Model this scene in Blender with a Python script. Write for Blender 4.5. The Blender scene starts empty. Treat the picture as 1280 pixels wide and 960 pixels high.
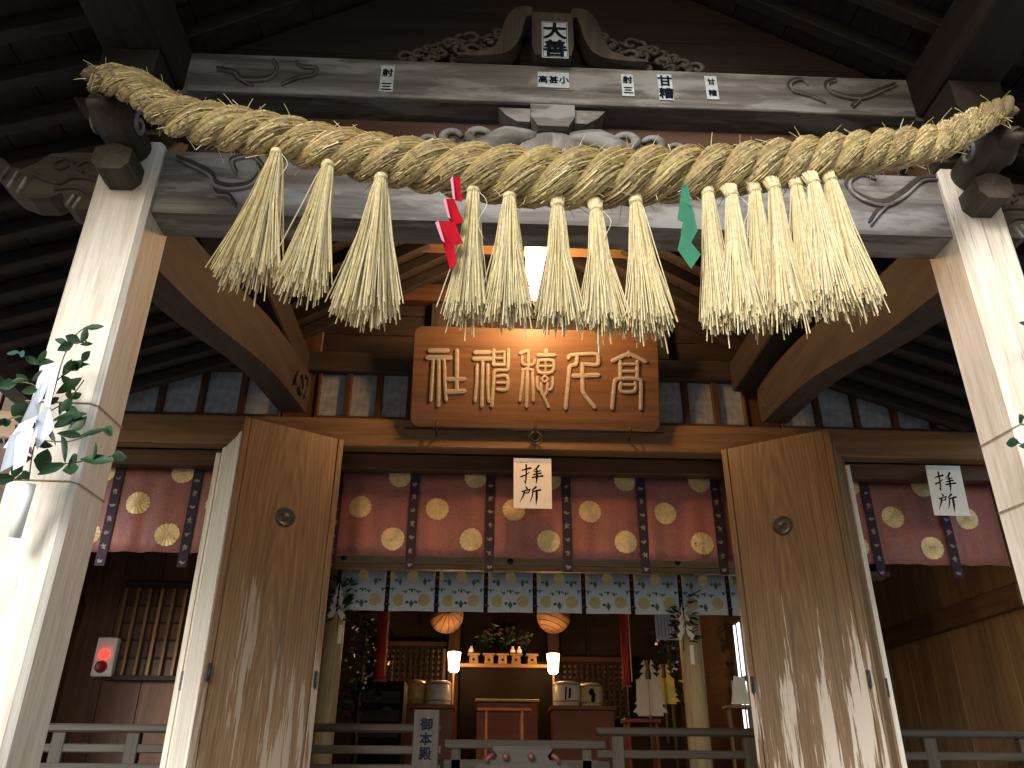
import bpy, bmesh, math, random
from mathutils import Vector, Matrix

# ---------------------------------------------------------------- scene basics
S = bpy.context.scene
COL = S.collection
PI = math.pi
rnd = random.Random(7)

# ---------------------------------------------------------------- camera
F_PX = 1000.0                        # focal length in pixels of the 1280 px wide photograph
PITCH, YAW, ROLL, EYE = math.radians(26.2), math.radians(2.3), math.radians(0.35), 1.55
_fw = Vector((math.sin(YAW) * math.cos(PITCH), math.cos(YAW) * math.cos(PITCH), math.sin(PITCH)))
_r0 = Vector((math.cos(YAW), -math.sin(YAW), 0))
_u0 = _r0.cross(_fw)
_r = _r0 * math.cos(ROLL) + _u0 * math.sin(ROLL)
_u = _r.cross(_fw)
CO = Vector((0, 0, EYE))
cam_d = bpy.data.cameras.new('camera')
cam_d.sensor_width = 36.0
cam_d.lens = F_PX / 1280 * 36
cam_d.clip_start = 0.05
cam_d.clip_end = 500
cam = bpy.data.objects.new('camera', cam_d)
COL.objects.link(cam)
cam.matrix_world = Matrix(((_r.x, _u.x, -_fw.x, 0), (_r.y, _u.y, -_fw.y, 0), (_r.z, _u.z, -_fw.z, EYE), (0, 0, 0, 1)))
S.camera = cam

# ---------------------------------------------------------------- world, sun, exposure
SUN_EL, SUN_AZ = math.radians(27), math.radians(-22)     # azimuth: from behind the viewer, to the left
W = bpy.data.worlds.new('World')
S.world = W
W.use_nodes = True
wn = W.node_tree
wn.nodes.clear()
wo = wn.nodes.new('ShaderNodeOutputWorld')
wb = wn.nodes.new('ShaderNodeBackground')
sk = wn.nodes.new('ShaderNodeTexSky')
sk.sky_type = 'NISHITA'
sk.sun_disc = False
sk.sun_elevation = SUN_EL
sk.sun_rotation = math.radians(180) + SUN_AZ * -1
sk.air_density = 1.3
sk.dust_density = 1.2
sk.ozone_density = 1.5
wb.inputs['Strength'].default_value = 0.085
wn.links.new(sk.outputs[0], wb.inputs[0])
wn.links.new(wb.outputs[0], wo.inputs[0])
sl = bpy.data.lights.new('sun', 'SUN')
sl.energy = 1.5
sl.angle = math.radians(22)
sl.color = (1.0, 0.99, 0.975)
sun = bpy.data.objects.new('sun', sl)
COL.objects.link(sun)
_sd = Vector((math.sin(SUN_AZ) * math.cos(SUN_EL), -math.cos(SUN_AZ) * math.cos(SUN_EL), math.sin(SUN_EL)))
sun.rotation_euler = _sd.to_track_quat('Z', 'Y').to_euler()
sun.location = (-4, -8, 9)
vs = S.view_settings
vs.view_transform = 'Standard'
vs.look = 'None'
vs.exposure = 1.5
vs.gamma = 1.0
vs.use_curve_mapping = False
cy = S.cycles
cy.use_denoising = True
cy.max_bounces = 6
cy.diffuse_bounces = 3
cy.glossy_bounces = 4
cy.sample_clamp_indirect = 6.0
cy.use_light_tree = True

# ---------------------------------------------------------------- helpers: points
def ray(px, py):
    return _fw + _r * ((px - 640) / F_PX) - _u * ((py - 480) / F_PX)
def P(px, py, Y):                    # a spot measured in the photograph, on the real plane at depth Y
    d = ray(px, py)
    return CO + d * (Y / d.y)
def PZ(px, py, Z):
    d = ray(px, py)
    return CO + d * ((Z - EYE) / d.z)
def PN(px, py, o, n):
    d = ray(px, py)
    return CO + d * ((Vector(o) - CO).dot(n) / d.dot(n))

# ---------------------------------------------------------------- helpers: materials
MATS = {}
def nmat(name):
    m = bpy.data.materials.new(name)
    m.use_nodes = True
    nt = m.node_tree
    b = nt.nodes['Principled BSDF']
    MATS[name] = m
    return m, nt, b
def N(nt, t, **k):
    n = nt.nodes.new(t)
    for a, v in k.items():
        if a in n.inputs: n.inputs[a].default_value = v
        else: setattr(n, a, v)
    return n
def ramp(nt, pts):
    r = nt.nodes.new('ShaderNodeValToRGB')
    e = r.color_ramp.elements
    while len(e) < len(pts): e.new(0.5)
    for i, (p, c) in enumerate(pts):
        e[i].position = p
        e[i].color = (*c, 1) if len(c) == 3 else c
    return r
def mixc(nt, a, b, fac, blend='MIX'):
    m = nt.nodes.new('ShaderNodeMix')
    m.data_type = 'RGBA'
    m.blend_type = blend
    for sock, v in ((m.inputs[0], fac), (m.inputs[6], a), (m.inputs[7], b)):
        if isinstance(v, (int, float)): sock.default_value = v
        elif isinstance(v, tuple): sock.default_value = (*v, 1)
        else: nt.links.new(v, sock)
    return m.outputs[2]
def coords(nt, sx, sy, sz):
    tc = nt.nodes.new('ShaderNodeTexCoord')
    mp = nt.nodes.new('ShaderNodeMapping')
    mp.inputs['Scale'].default_value = (sx, sy, sz)
    oi = nt.nodes.new('ShaderNodeObjectInfo')
    mu = N(nt, 'ShaderNodeMath', operation='MULTIPLY'); mu.inputs[1].default_value = 37.0
    nt.links.new(oi.outputs['Random'], mu.inputs[0])
    cb = nt.nodes.new('ShaderNodeCombineXYZ')
    for i in range(3): nt.links.new(mu.outputs[0], cb.inputs[i])
    nt.links.new(tc.outputs['Object'], mp.inputs['Vector'])
    nt.links.new(cb.outputs[0], mp.inputs['Location'])
    return tc, mp, oi
def wood(name, light, dark, axis='X', grain=16.0, rough=0.62, bump=0.25, blotch=None, var=0.18, spec=0.3):
    m, nt, b = nmat(name)
    L = nt.links.new
    along = grain * 0.05
    sc = [grain] * 3
    sc['XYZ'.index(axis)] = along
    tc, mp, oi = coords(nt, *sc)
    n1 = N(nt, 'ShaderNodeTexNoise', Scale=1.0, Detail=7.0, Roughness=0.62, Distortion=0.6)
    L(mp.outputs[0], n1.inputs['Vector'])
    mp2 = nt.nodes.new('ShaderNodeMapping')
    mp2.inputs['Scale'].default_value = tuple(3.2 * v for v in (1, 1, 1))
    L(mp.outputs[0], mp2.inputs['Vector'])
    n2 = N(nt, 'ShaderNodeTexNoise', Scale=1.0, Detail=3.0, Roughness=0.7)
    L(mp2.outputs[0], n2.inputs['Vector'])
    n3 = N(nt, 'ShaderNodeTexNoise', Scale=1.7, Detail=4.0, Roughness=0.6)
    mp3 = nt.nodes.new('ShaderNodeMapping')
    s3 = [5.5] * 3; s3['XYZ'.index(axis)] = 1.3
    mp3.inputs['Scale'].default_value = s3
    L(tc.outputs['Object'], mp3.inputs['Vector']); L(mp3.outputs[0], n3.inputs['Vector'])
    r1 = ramp(nt, [(0.28, dark), (0.5, tuple((a * 0.45 + c * 0.55) for a, c in zip(dark, light))), (0.68, light)])
    L(n1.outputs['Fac'], r1.inputs['Fac'])
    r2 = ramp(nt, [(0.33, (0.72, 0.70, 0.68)), (0.52, (1, 1, 1))])
    L(n2.outputs['Fac'], r2.inputs['Fac'])
    c = mixc(nt, r1.outputs[0], r2.outputs[0], 0.8, 'MULTIPLY')
    if blotch:
        r3 = ramp(nt, [(0.48, (0, 0, 0)), (0.57, (1, 1, 1))])
        L(n3.outputs['Fac'], r3.inputs['Fac'])
        mm = N(nt, 'ShaderNodeMath', operation='MULTIPLY'); mm.inputs[1].default_value = 0.7
        L(r3.outputs[0], mm.inputs[0])
        c = mixc(nt, c, blotch, mm.outputs[0])
    mr = N(nt, 'ShaderNodeMapRange'); mr.inputs['To Min'].default_value = 1 - var; mr.inputs['To Max'].default_value = 1 + var
    L(oi.outputs['Random'], mr.inputs['Value'])
    hsv = nt.nodes.new('ShaderNodeHueSaturation')
    L(c, hsv.inputs['Color']); L(mr.outputs[0], hsv.inputs['Value'])
    L(hsv.outputs[0], b.inputs['Base Color'])
    b.inputs['Roughness'].default_value = rough
    b.inputs['Specular IOR Level'].default_value = spec
    bp = N(nt, 'ShaderNodeBump', Strength=bump, Distance=0.006)
    ad = N(nt, 'ShaderNodeMath', operation='ADD')
    L(n1.outputs['Fac'], ad.inputs[0]); L(n2.outputs['Fac'], ad.inputs[1])
    L(ad.outputs[0], bp.inputs['Height']); L(bp.outputs[0], b.inputs['Normal'])
    return m
def plain(name, col, rough=0.6, metal=0.0, nscale=30.0, amount=0.25, bump=0.0, spec=0.4):
    m, nt, b = nmat(name)
    tc, mp, oi = coords(nt, 1, 1, 1)
    n = N(nt, 'ShaderNodeTexNoise', Scale=nscale, Detail=4.0)
    nt.links.new(mp.outputs[0], n.inputs['Vector'])
    r = ramp(nt, [(0.3, tuple(v * (1 - amount) for v in col)), (0.7, tuple(min(1, v * (1 + amount)) for v in col))])
    nt.links.new(n.outputs['Fac'], r.inputs['Fac'])
    nt.links.new(r.outputs[0], b.inputs['Base Color'])
    b.inputs['Roughness'].default_value = rough
    b.inputs['Metallic'].default_value = metal
    b.inputs['Specular IOR Level'].default_value = spec
    if bump:
        bp = N(nt, 'ShaderNodeBump', Strength=bump, Distance=0.004)
        nt.links.new(n.outputs['Fac'], bp.inputs['Height']); nt.links.new(bp.outputs[0], b.inputs['Normal'])
    return m
def islands(name, cols, rough=0.6, trans=0.0):        # colour differs from straw to straw / leaf to leaf
    m, nt, b = nmat(name)
    g = nt.nodes.new('ShaderNodeNewGeometry')
    n = len(cols)
    r = ramp(nt, [(i / max(1, n - 1), c) for i, c in enumerate(cols)])
    nt.links.new(g.outputs['Random Per Island'], r.inputs['Fac'])
    tc = nt.nodes.new('ShaderNodeTexCoord')
    nz = N(nt, 'ShaderNodeTexNoise', Scale=60.0, Detail=2.0)
    nt.links.new(tc.outputs['Object'], nz.inputs['Vector'])
    rr = ramp(nt, [(0.3, (0.7, 0.68, 0.62)), (0.6, (1, 1, 1))])
    nt.links.new(nz.outputs['Fac'], rr.inputs['Fac'])
    c = mixc(nt, r.outputs[0], rr.outputs[0], 0.7, 'MULTIPLY')
    nt.links.new(c, b.inputs['Base Color'])
    b.inputs['Roughness'].default_value = rough
    if trans:
        out = nt.nodes['Material Output']
        tl = nt.nodes.new('ShaderNodeBsdfTranslucent')
        nt.links.new(c, tl.inputs['Color'])
        mx = nt.nodes.new('ShaderNodeMixShader'); mx.inputs[0].default_value = trans
        nt.links.new(b.outputs[0], mx.inputs[1]); nt.links.new(tl.outputs[0], mx.inputs[2])
        nt.links.new(mx.outputs[0], out.inputs['Surface'])
    return m
def glow(name, col, strength):
    m, nt, b = nmat(name)
    b.inputs['Base Color'].default_value = (*col, 1)
    b.inputs['Emission Color'].default_value = (*col, 1)
    b.inputs['Emission Strength'].default_value = strength
    b.inputs['Roughness'].default_value = 0.5
    return m

PALE_L, PALE_D = (0.72, 0.68, 0.61), (0.57, 0.49, 0.39)
for ax in 'XYZ':
    wood('post_wood_' + ax, (0.56, 0.44, 0.27), (0.38, 0.28, 0.155), ax, 18, 0.55, 0.15, var=0.05)  # pale wood, lightened further in place of an unseen lamp's light
    wood('pale_wood_' + ax, PALE_L, PALE_D, ax, 20, 0.6, 0.18, var=0.06)
    wood('grey_wood_' + ax, (0.19, 0.175, 0.16), (0.065, 0.054, 0.046), ax, 15, 0.75, 0.35, blotch=(0.27, 0.26, 0.25), var=0.1)
    wood('brown_wood_' + ax, (0.10, 0.045, 0.021), (0.042, 0.018, 0.009), ax, 18, 0.55, 0.2)
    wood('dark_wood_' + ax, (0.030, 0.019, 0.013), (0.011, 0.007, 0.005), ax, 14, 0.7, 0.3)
    wood('tan_wood_' + ax, (0.26, 0.155, 0.075), (0.14, 0.075, 0.033), ax, 16, 0.55, 0.2)
    wood('tie_wood_' + ax, (0.052, 0.037, 0.028), (0.02, 0.014, 0.011), ax, 16, 0.7, 0.3)
    wood('rail_wood_' + ax, (0.052, 0.045, 0.034), (0.024, 0.019, 0.014), ax, 15, 0.6, 0.3)
    wood('nosing_wood_' + ax, (0.085, 0.067, 0.05), (0.03, 0.022, 0.016), ax, 15, 0.7, 0.3)
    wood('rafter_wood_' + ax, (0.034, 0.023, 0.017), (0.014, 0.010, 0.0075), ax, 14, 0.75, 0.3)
wood('plaque_wood', (0.145, 0.078, 0.04), (0.085, 0.044, 0.021), 'X', 13, 0.45, 0.3, var=0)
wood('letter_wood', (0.31, 0.285, 0.235), (0.20, 0.175, 0.135), 'X', 30, 0.6, 0.3, var=0.03)
wood('lacquer_red', (0.17, 0.032, 0.012), (0.10, 0.018, 0.008), 'X', 8, 0.4, 0.05)
wood('lacquer_step', (0.26, 0.045, 0.014), (0.16, 0.026, 0.009), 'X', 8, 0.4, 0.05)
wood('lacquer_orange', (0.60, 0.16, 0.035), (0.45, 0.10, 0.025), 'X', 8, 0.3, 0.05)
plain('iron', (0.045, 0.045, 0.05), 0.45, 0.7, 60, 0.4, 0.2)
plain('brass', (0.55, 0.40, 0.15), 0.35, 0.9, 40, 0.2)
plain('black_paint', (0.008, 0.006, 0.005), 0.7, spec=0.06)
plain('ink', (0.010, 0.010, 0.014), 0.9, spec=0.08)
plain('blue_ink', (0.007, 0.008, 0.013), 0.9, nscale=80, amount=0.5, spec=0.08)
plain('groove', (0.045, 0.032, 0.025), 0.85)  # dark tone stands in for shade and grime in carved lines
plain('paper', (0.80, 0.79, 0.76), 0.7, nscale=9, amount=0.04)
plain('sticker_paper', (0.42, 0.45, 0.46), 0.7, nscale=50, amount=0.2)
plain('streamer_paper', (0.60, 0.64, 0.70), 0.7, nscale=9, amount=0.04)
plain('plastic_film', (0.55, 0.62, 0.70), 0.15, nscale=9, amount=0.05)
plain('stone', (0.30, 0.29, 0.27), 0.85, nscale=14, amount=0.3, bump=0.4)
plain('gravel', (0.17, 0.165, 0.155), 0.9, nscale=45, amount=0.4, bump=0.6)
plain('copper_roof', (0.10, 0.12, 0.10), 0.7, nscale=6, amount=0.3)
plain('purple', (0.018, 0.007, 0.019), 0.75, nscale=120, amount=0.3)
plain('silver_thread', (0.17, 0.155, 0.15), 0.6)
plain('cord_white', (0.70, 0.70, 0.72), 0.6)
plain('cord_tan', (0.34, 0.24, 0.13), 0.8, nscale=200, amount=0.4)
plain('red_cloth', (0.36, 0.022, 0.02), 0.7, nscale=20, amount=0.2)
plain('red_paper', (0.30, 0.006, 0.014), 0.9, nscale=12, amount=0.08, spec=0.05)
plain('pink_paper', (0.42, 0.16, 0.22), 0.6, nscale=12, amount=0.06)
plain('green_paper', (0.035, 0.15, 0.085), 0.8, nscale=12, amount=0.1, spec=0.1)
plain('leaf_green_print', (0.09, 0.20, 0.17), 0.8)
plain('ceramic', (0.72, 0.72, 0.70), 0.25, nscale=8, amount=0.05)
plain('straw_mat', (0.50, 0.42, 0.24), 0.8, nscale=70, amount=0.4, bump=0.4)
plain('bounce_tatami', (0.58, 0.53, 0.38), 0.8, nscale=90, amount=0.15, bump=0.3)
plain('silver_wrap', (0.62, 0.63, 0.64), 0.3, nscale=20, amount=0.15, bump=0.3)
plain('amber_wrap', (0.50, 0.30, 0.10), 0.35, nscale=20, amount=0.3, bump=0.3)
plain('wand_paper', (0.50, 0.42, 0.36), 0.7, nscale=9, amount=0.06)
plain('gold_paper', (0.62, 0.40, 0.08), 0.45, 0.2, 20, 0.2)
plain('tan_paper', (0.40, 0.25, 0.15), 0.7, nscale=14, amount=0.15)
plain('plastic_white', (0.70, 0.69, 0.68), 0.4, nscale=5, amount=0.04)
plain('red_plastic', (0.22, 0.008, 0.01), 0.3)
plain('stem', (0.10, 0.085, 0.03), 0.7)
plain('pink_knob', (0.07, 0.014, 0.013), 0.5)
islands('straw', [(0.60, 0.47, 0.24), (0.80, 0.71, 0.45), (0.72, 0.61, 0.29), (0.84, 0.77, 0.55), (0.76, 0.65, 0.40), (0.82, 0.74, 0.50), (0.46, 0.33, 0.15)], 0.5, 0.15)
islands('rope_straw', [(0.40, 0.29, 0.12), (0.62, 0.49, 0.24), (0.54, 0.43, 0.18), (0.70, 0.58, 0.32), (0.30, 0.21, 0.09)], 0.55)
islands('leaves', [(0.014, 0.042, 0.016), (0.025, 0.07, 0.025), (0.02, 0.055, 0.028), (0.035, 0.085, 0.03)], 0.28, 0.12)
islands('dark_leaves', [(0.015, 0.035, 0.014), (0.03, 0.06, 0.022), (0.022, 0.045, 0.03)], 0.4)
glow('bulb_glow', (1.0, 0.62, 0.30), 22.0)
glow('lantern_glow', (1.0, 0.62, 0.28), 9.0)
glow('window_daylight', (0.80, 0.88, 1.0), 0.9)
glow('alarm_glow', (1.0, 0.03, 0.015), 1.3)
def pillar_mat():
    m = wood('pillar_wood', (0.71, 0.67, 0.60), (0.56, 0.48, 0.385), 'Z', 24, 0.6, 0.25, var=0.03)
    nt = m.node_tree; L = nt.links.new
    b = nt.nodes['Principled BSDF']
    old = b.inputs['Base Color'].links[0].from_socket
    tc = nt.nodes.new('ShaderNodeTexCoord')
    mp = nt.nodes.new('ShaderNodeMapping'); mp.inputs['Scale'].default_value = (30, 30, .55)
    L(tc.outputs['Object'], mp.inputs['Vector'])
    n = N(nt, 'ShaderNodeTexNoise', Scale=1.0, Detail=2.0, Roughness=0.5); L(mp.outputs[0], n.inputs['Vector'])
    ck = ramp(nt, [(0.488, (0, 0, 0)), (0.4985, (1, 1, 1)), (0.5015, (1, 1, 1)), (0.512, (0, 0, 0))]); L(n.outputs['Fac'], ck.inputs['Fac'])
    n2 = N(nt, 'ShaderNodeTexNoise', Scale=1.3, Detail=2.0); L(tc.outputs['Object'], n2.inputs['Vector'])
    gate = ramp(nt, [(0.50, (0, 0, 0)), (0.60, (1, 1, 1))]); L(n2.outputs['Fac'], gate.inputs['Fac'])
    mu = N(nt, 'ShaderNodeMath', operation='MULTIPLY'); L(ck.outputs[0], mu.inputs[0]); L(gate.outputs[0], mu.inputs[1])
    mu2 = N(nt, 'ShaderNodeMath', operation='MULTIPLY'); mu2.inputs[1].default_value = .6; L(mu.outputs[0], mu2.inputs[0])
    c = mixc(nt, old, (0.22, 0.16, 0.11), mu2.outputs[0])
    mp3 = nt.nodes.new('ShaderNodeMapping'); mp3.inputs['Scale'].default_value = (7, 7, 1.2); L(tc.outputs['Object'], mp3.inputs['Vector'])
    n3 = N(nt, 'ShaderNodeTexNoise', Scale=1.0, Detail=5.0, Roughness=.65); L(mp3.outputs[0], n3.inputs['Vector'])
    st_ = ramp(nt, [(0.46, (0, 0, 0)), (0.72, (.55, .55, .55))]); L(n3.outputs['Fac'], st_.inputs['Fac'])
    c = mixc(nt, c, (0.50, 0.42, 0.32), st_.outputs[0])
    L(c, b.inputs['Base Color'])
pillar_mat()
# rope strand: fine fibre lines running round the strand
def strand_mat():
    m, nt, b = nmat('rope_strand')
    tc, mp, oi = coords(nt, 60, 60, 60)
    n = N(nt, 'ShaderNodeTexNoise', Scale=2.0, Detail=6.0, Roughness=0.7)
    nt.links.new(mp.outputs[0], n.inputs['Vector'])
    r = ramp(nt, [(0.3, (0.12, 0.08, 0.035)), (0.7, (0.26, 0.19, 0.085))])  # dark base stands in for shade in the twist grooves
    nt.links.new(n.outputs['Fac'], r.inputs['Fac']); nt.links.new(r.outputs[0], b.inputs['Base Color'])
    b.inputs['Roughness'].default_value = 0.75
    bp = N(nt, 'ShaderNodeBump', Strength=0.6, Distance=0.01)
    nt.links.new(n.outputs['Fac'], bp.inputs['Height']); nt.links.new(bp.outputs[0], b.inputs['Normal'])
strand_mat()
# door: warm board with the finish worn off to pale streaks low down
def door_mat(name, wmin, wmax, pale, ring):
    m, nt, b = nmat(name)
    L = nt.links.new
    tc, mp, oi = coords(nt, 15, 15, 0.75)
    n1 = N(nt, 'ShaderNodeTexNoise', Scale=2.2, Detail=6.0, Roughness=0.65, Distortion=0.8)
    L(mp.outputs[0], n1.inputs['Vector'])
    mr0 = nt.nodes.new('ShaderNodeMapping'); mr0.inputs['Scale'].default_value = (9, 9, 0.75); mr0.inputs['Location'].default_value = ring
    L(tc.outputs['Object'], mr0.inputs['Vector'])
    wv = nt.nodes.new('ShaderNodeTexWave'); wv.wave_type = 'RINGS'; wv.rings_direction = 'SPHERICAL'
    wv.inputs['Scale'].default_value = 1.6; wv.inputs['Distortion'].default_value = 3.0; wv.inputs['Detail'].default_value = 3.0; wv.inputs['Detail Scale'].default_value = 1.2
    L(mr0.outputs[0], wv.inputs['Vector'])
    mixf = N(nt, 'ShaderNodeMath', operation='MULTIPLY_ADD'); mixf.inputs[1].default_value = .13
    L(wv.outputs['Fac'], mixf.inputs[0])
    sub = N(nt, 'ShaderNodeMath', operation='SUBTRACT'); sub.inputs[1].default_value = .065; L(n1.outputs['Fac'], sub.inputs[0])
    L(sub.outputs[0], mixf.inputs[2])
    r1 = ramp(nt, [(0.28, (0.066, 0.035, 0.015)), (0.5, (0.118, 0.066, 0.029)), (0.72, (0.165, 0.098, 0.046))])
    L(mixf.outputs[0], r1.inputs['Fac'])
    mp2 = nt.nodes.new('ShaderNodeMapping'); mp2.inputs['Scale'].default_value = (55, 55, 2.0)
    L(tc.outputs['Object'], mp2.inputs['Vector'])
    n2 = N(nt, 'ShaderNodeTexNoise', Scale=1.0, Detail=5.0, Roughness=0.65)
    L(mp2.outputs[0], n2.inputs['Vector'])
    mp4 = nt.nodes.new('ShaderNodeMapping'); mp4.inputs['Scale'].default_value = (8.5, 8.5, 0.9)
    L(tc.outputs['Object'], mp4.inputs['Vector'])
    n4 = N(nt, 'ShaderNodeTexNoise', Scale=1.0, Detail=2.0); L(mp4.outputs[0], n4.inputs['Vector'])
    sx = nt.nodes.new('ShaderNodeSeparateXYZ'); L(tc.outputs['Object'], sx.inputs[0])
    zr = N(nt, 'ShaderNodeMapRange'); zr.inputs['From Min'].default_value = 3.05; zr.inputs['From Max'].default_value = 2.1
    zr.inputs['To Min'].default_value = wmin; zr.inputs['To Max'].default_value = wmax
    L(sx.outputs['Z'], zr.inputs['Value'])
    a1 = N(nt, 'ShaderNodeMath', operation='ADD'); L(n2.outputs['Fac'], a1.inputs[0]); L(zr.outputs[0], a1.inputs[1])
    a2 = N(nt, 'ShaderNodeMath', operation='ADD'); L(a1.outputs[0], a2.inputs[0]); L(n4.outputs['Fac'], a2.inputs[1])
    rw = ramp(nt, [(1.0, (0, 0, 0)), (1.0, (1, 1, 1))])
    mr = N(nt, 'ShaderNodeMapRange'); mr.inputs['From Min'].default_value = 1.09; mr.inputs['From Max'].default_value = 1.155
    L(a2.outputs[0], mr.inputs['Value'])
    c = mixc(nt, r1.outputs[0], pale, mr.outputs[0])
    L(c, b.inputs['Base Color'])
    b.inputs['Roughness'].default_value = 0.5
    bp = N(nt, 'ShaderNodeBump', Strength=0.2, Distance=0.004)
    L(n1.outputs['Fac'], bp.inputs['Height']); L(bp.outputs[0], b.inputs['Normal'])
door_mat('door_wood_left', -0.25, 0.03, (0.21, 0.17, 0.13), (12.2, -48.8, -1.2))
door_mat('door_wood_right', -0.26, 0.10, (0.40, 0.36, 0.31), (-19.3, -49, -1.35))
# red brocade with a faint tortoise-shell weave
def brocade(name, base, line):
    m, nt, b = nmat(name)
    L = nt.links.new
    tc, mp, oi = coords(nt, 38, 38, 46)
    v = nt.nodes.new('ShaderNodeTexVoronoi'); v.feature = 'DISTANCE_TO_EDGE'
    v.inputs['Scale'].default_value = 1.0; v.inputs['Randomness'].default_value = 0.75
    L(mp.outputs[0], v.inputs['Vector'])
    r = ramp(nt, [(0.03, line), (0.09, base)])
    L(v.outputs['Distance'], r.inputs['Fac'])
    n = N(nt, 'ShaderNodeTexNoise', Scale=3.0, Detail=3.0); L(tc.outputs['Object'], n.inputs['Vector'])
    rr = ramp(nt, [(0.3, (0.8, 0.8, 0.8)), (0.7, (1.1, 1.1, 1.1))]); L(n.outputs['Fac'], rr.inputs['Fac'])
    c = mixc(nt, r.outputs[0], rr.outputs[0], 1.0, 'MULTIPLY')
    L(c, b.inputs['Base Color'])
    b.inputs['Roughness'].default_value = 0.6
    b.inputs['Sheen Weight'].default_value = 0.2
brocade('red_brocade', (0.25, 0.088, 0.074), (0.19, 0.062, 0.055))
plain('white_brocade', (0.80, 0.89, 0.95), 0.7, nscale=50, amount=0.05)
def crest_mat(name, col):
    m, nt, b = nmat(name)
    L = nt.links.new
    uv = nt.nodes.new('ShaderNodeTexCoord')
    n = N(nt, 'ShaderNodeTexNoise', Scale=35.0, Detail=2.0); L(uv.outputs['Object'], n.inputs['Vector'])
    r = ramp(nt, [(0.3, tuple(v * 0.75 for v in col)), (0.7, col)]); L(n.outputs['Fac'], r.inputs['Fac'])
    L(r.outputs[0], b.inputs['Base Color'])
    b.inputs['Roughness'].default_value = 0.42
    b.inputs['Metallic'].default_value = 0.35
crest_mat('gold_thread', (0.60, 0.46, 0.24))
plain('pale_gold_thread', (0.80, 0.68, 0.30), 0.5, nscale=60, amount=0.12)
def glass_mat():
    m, nt, b = nmat('window_glass')
    b.inputs['Base Color'].default_value = (0.02, 0.022, 0.025, 1)
    b.inputs['Roughness'].default_value = 0.06
    b.inputs['Specular IOR Level'].default_value = 0.7
    out = nt.nodes['Material Output']
    tr = nt.nodes.new('ShaderNodeBsdfTransparent'); tr.inputs[0].default_value = (0.75, 0.8, 0.8, 1)
    gl = nt.nodes.new('ShaderNodeBsdfGlossy'); gl.inputs['Roughness'].default_value = 0.05
    mx = nt.nodes.new('ShaderNodeMixShader')
    fr = nt.nodes.new('ShaderNodeFresnel'); fr.inputs[0].default_value = 1.5
    nt.links.new(fr.outputs[0], mx.inputs[0])
    nt.links.new(tr.outputs[0], mx.inputs[1]); nt.links.new(gl.outputs[0], mx.inputs[2])
    df = nt.nodes.new('ShaderNodeBsdfDiffuse'); df.inputs[0].default_value = (.55, .59, .62, 1)  # patchy pale film stands in for daylight reflected by the panes
    nz = N(nt, 'ShaderNodeTexNoise', Scale=5.0, Detail=4.0)
    mrr = N(nt, 'ShaderNodeMapRange'); mrr.inputs['To Min'].default_value = .15; mrr.inputs['To Max'].default_value = .7
    nt.links.new(nz.outputs['Fac'], mrr.inputs['Value'])
    m2 = nt.nodes.new('ShaderNodeMixShader')
    nt.links.new(mrr.outputs[0], m2.inputs[0]); nt.links.new(mx.outputs[0], m2.inputs[1]); nt.links.new(df.outputs[0], m2.inputs[2])
    nt.links.new(m2.outputs[0], out.inputs['Surface'])
glass_mat()

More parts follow.
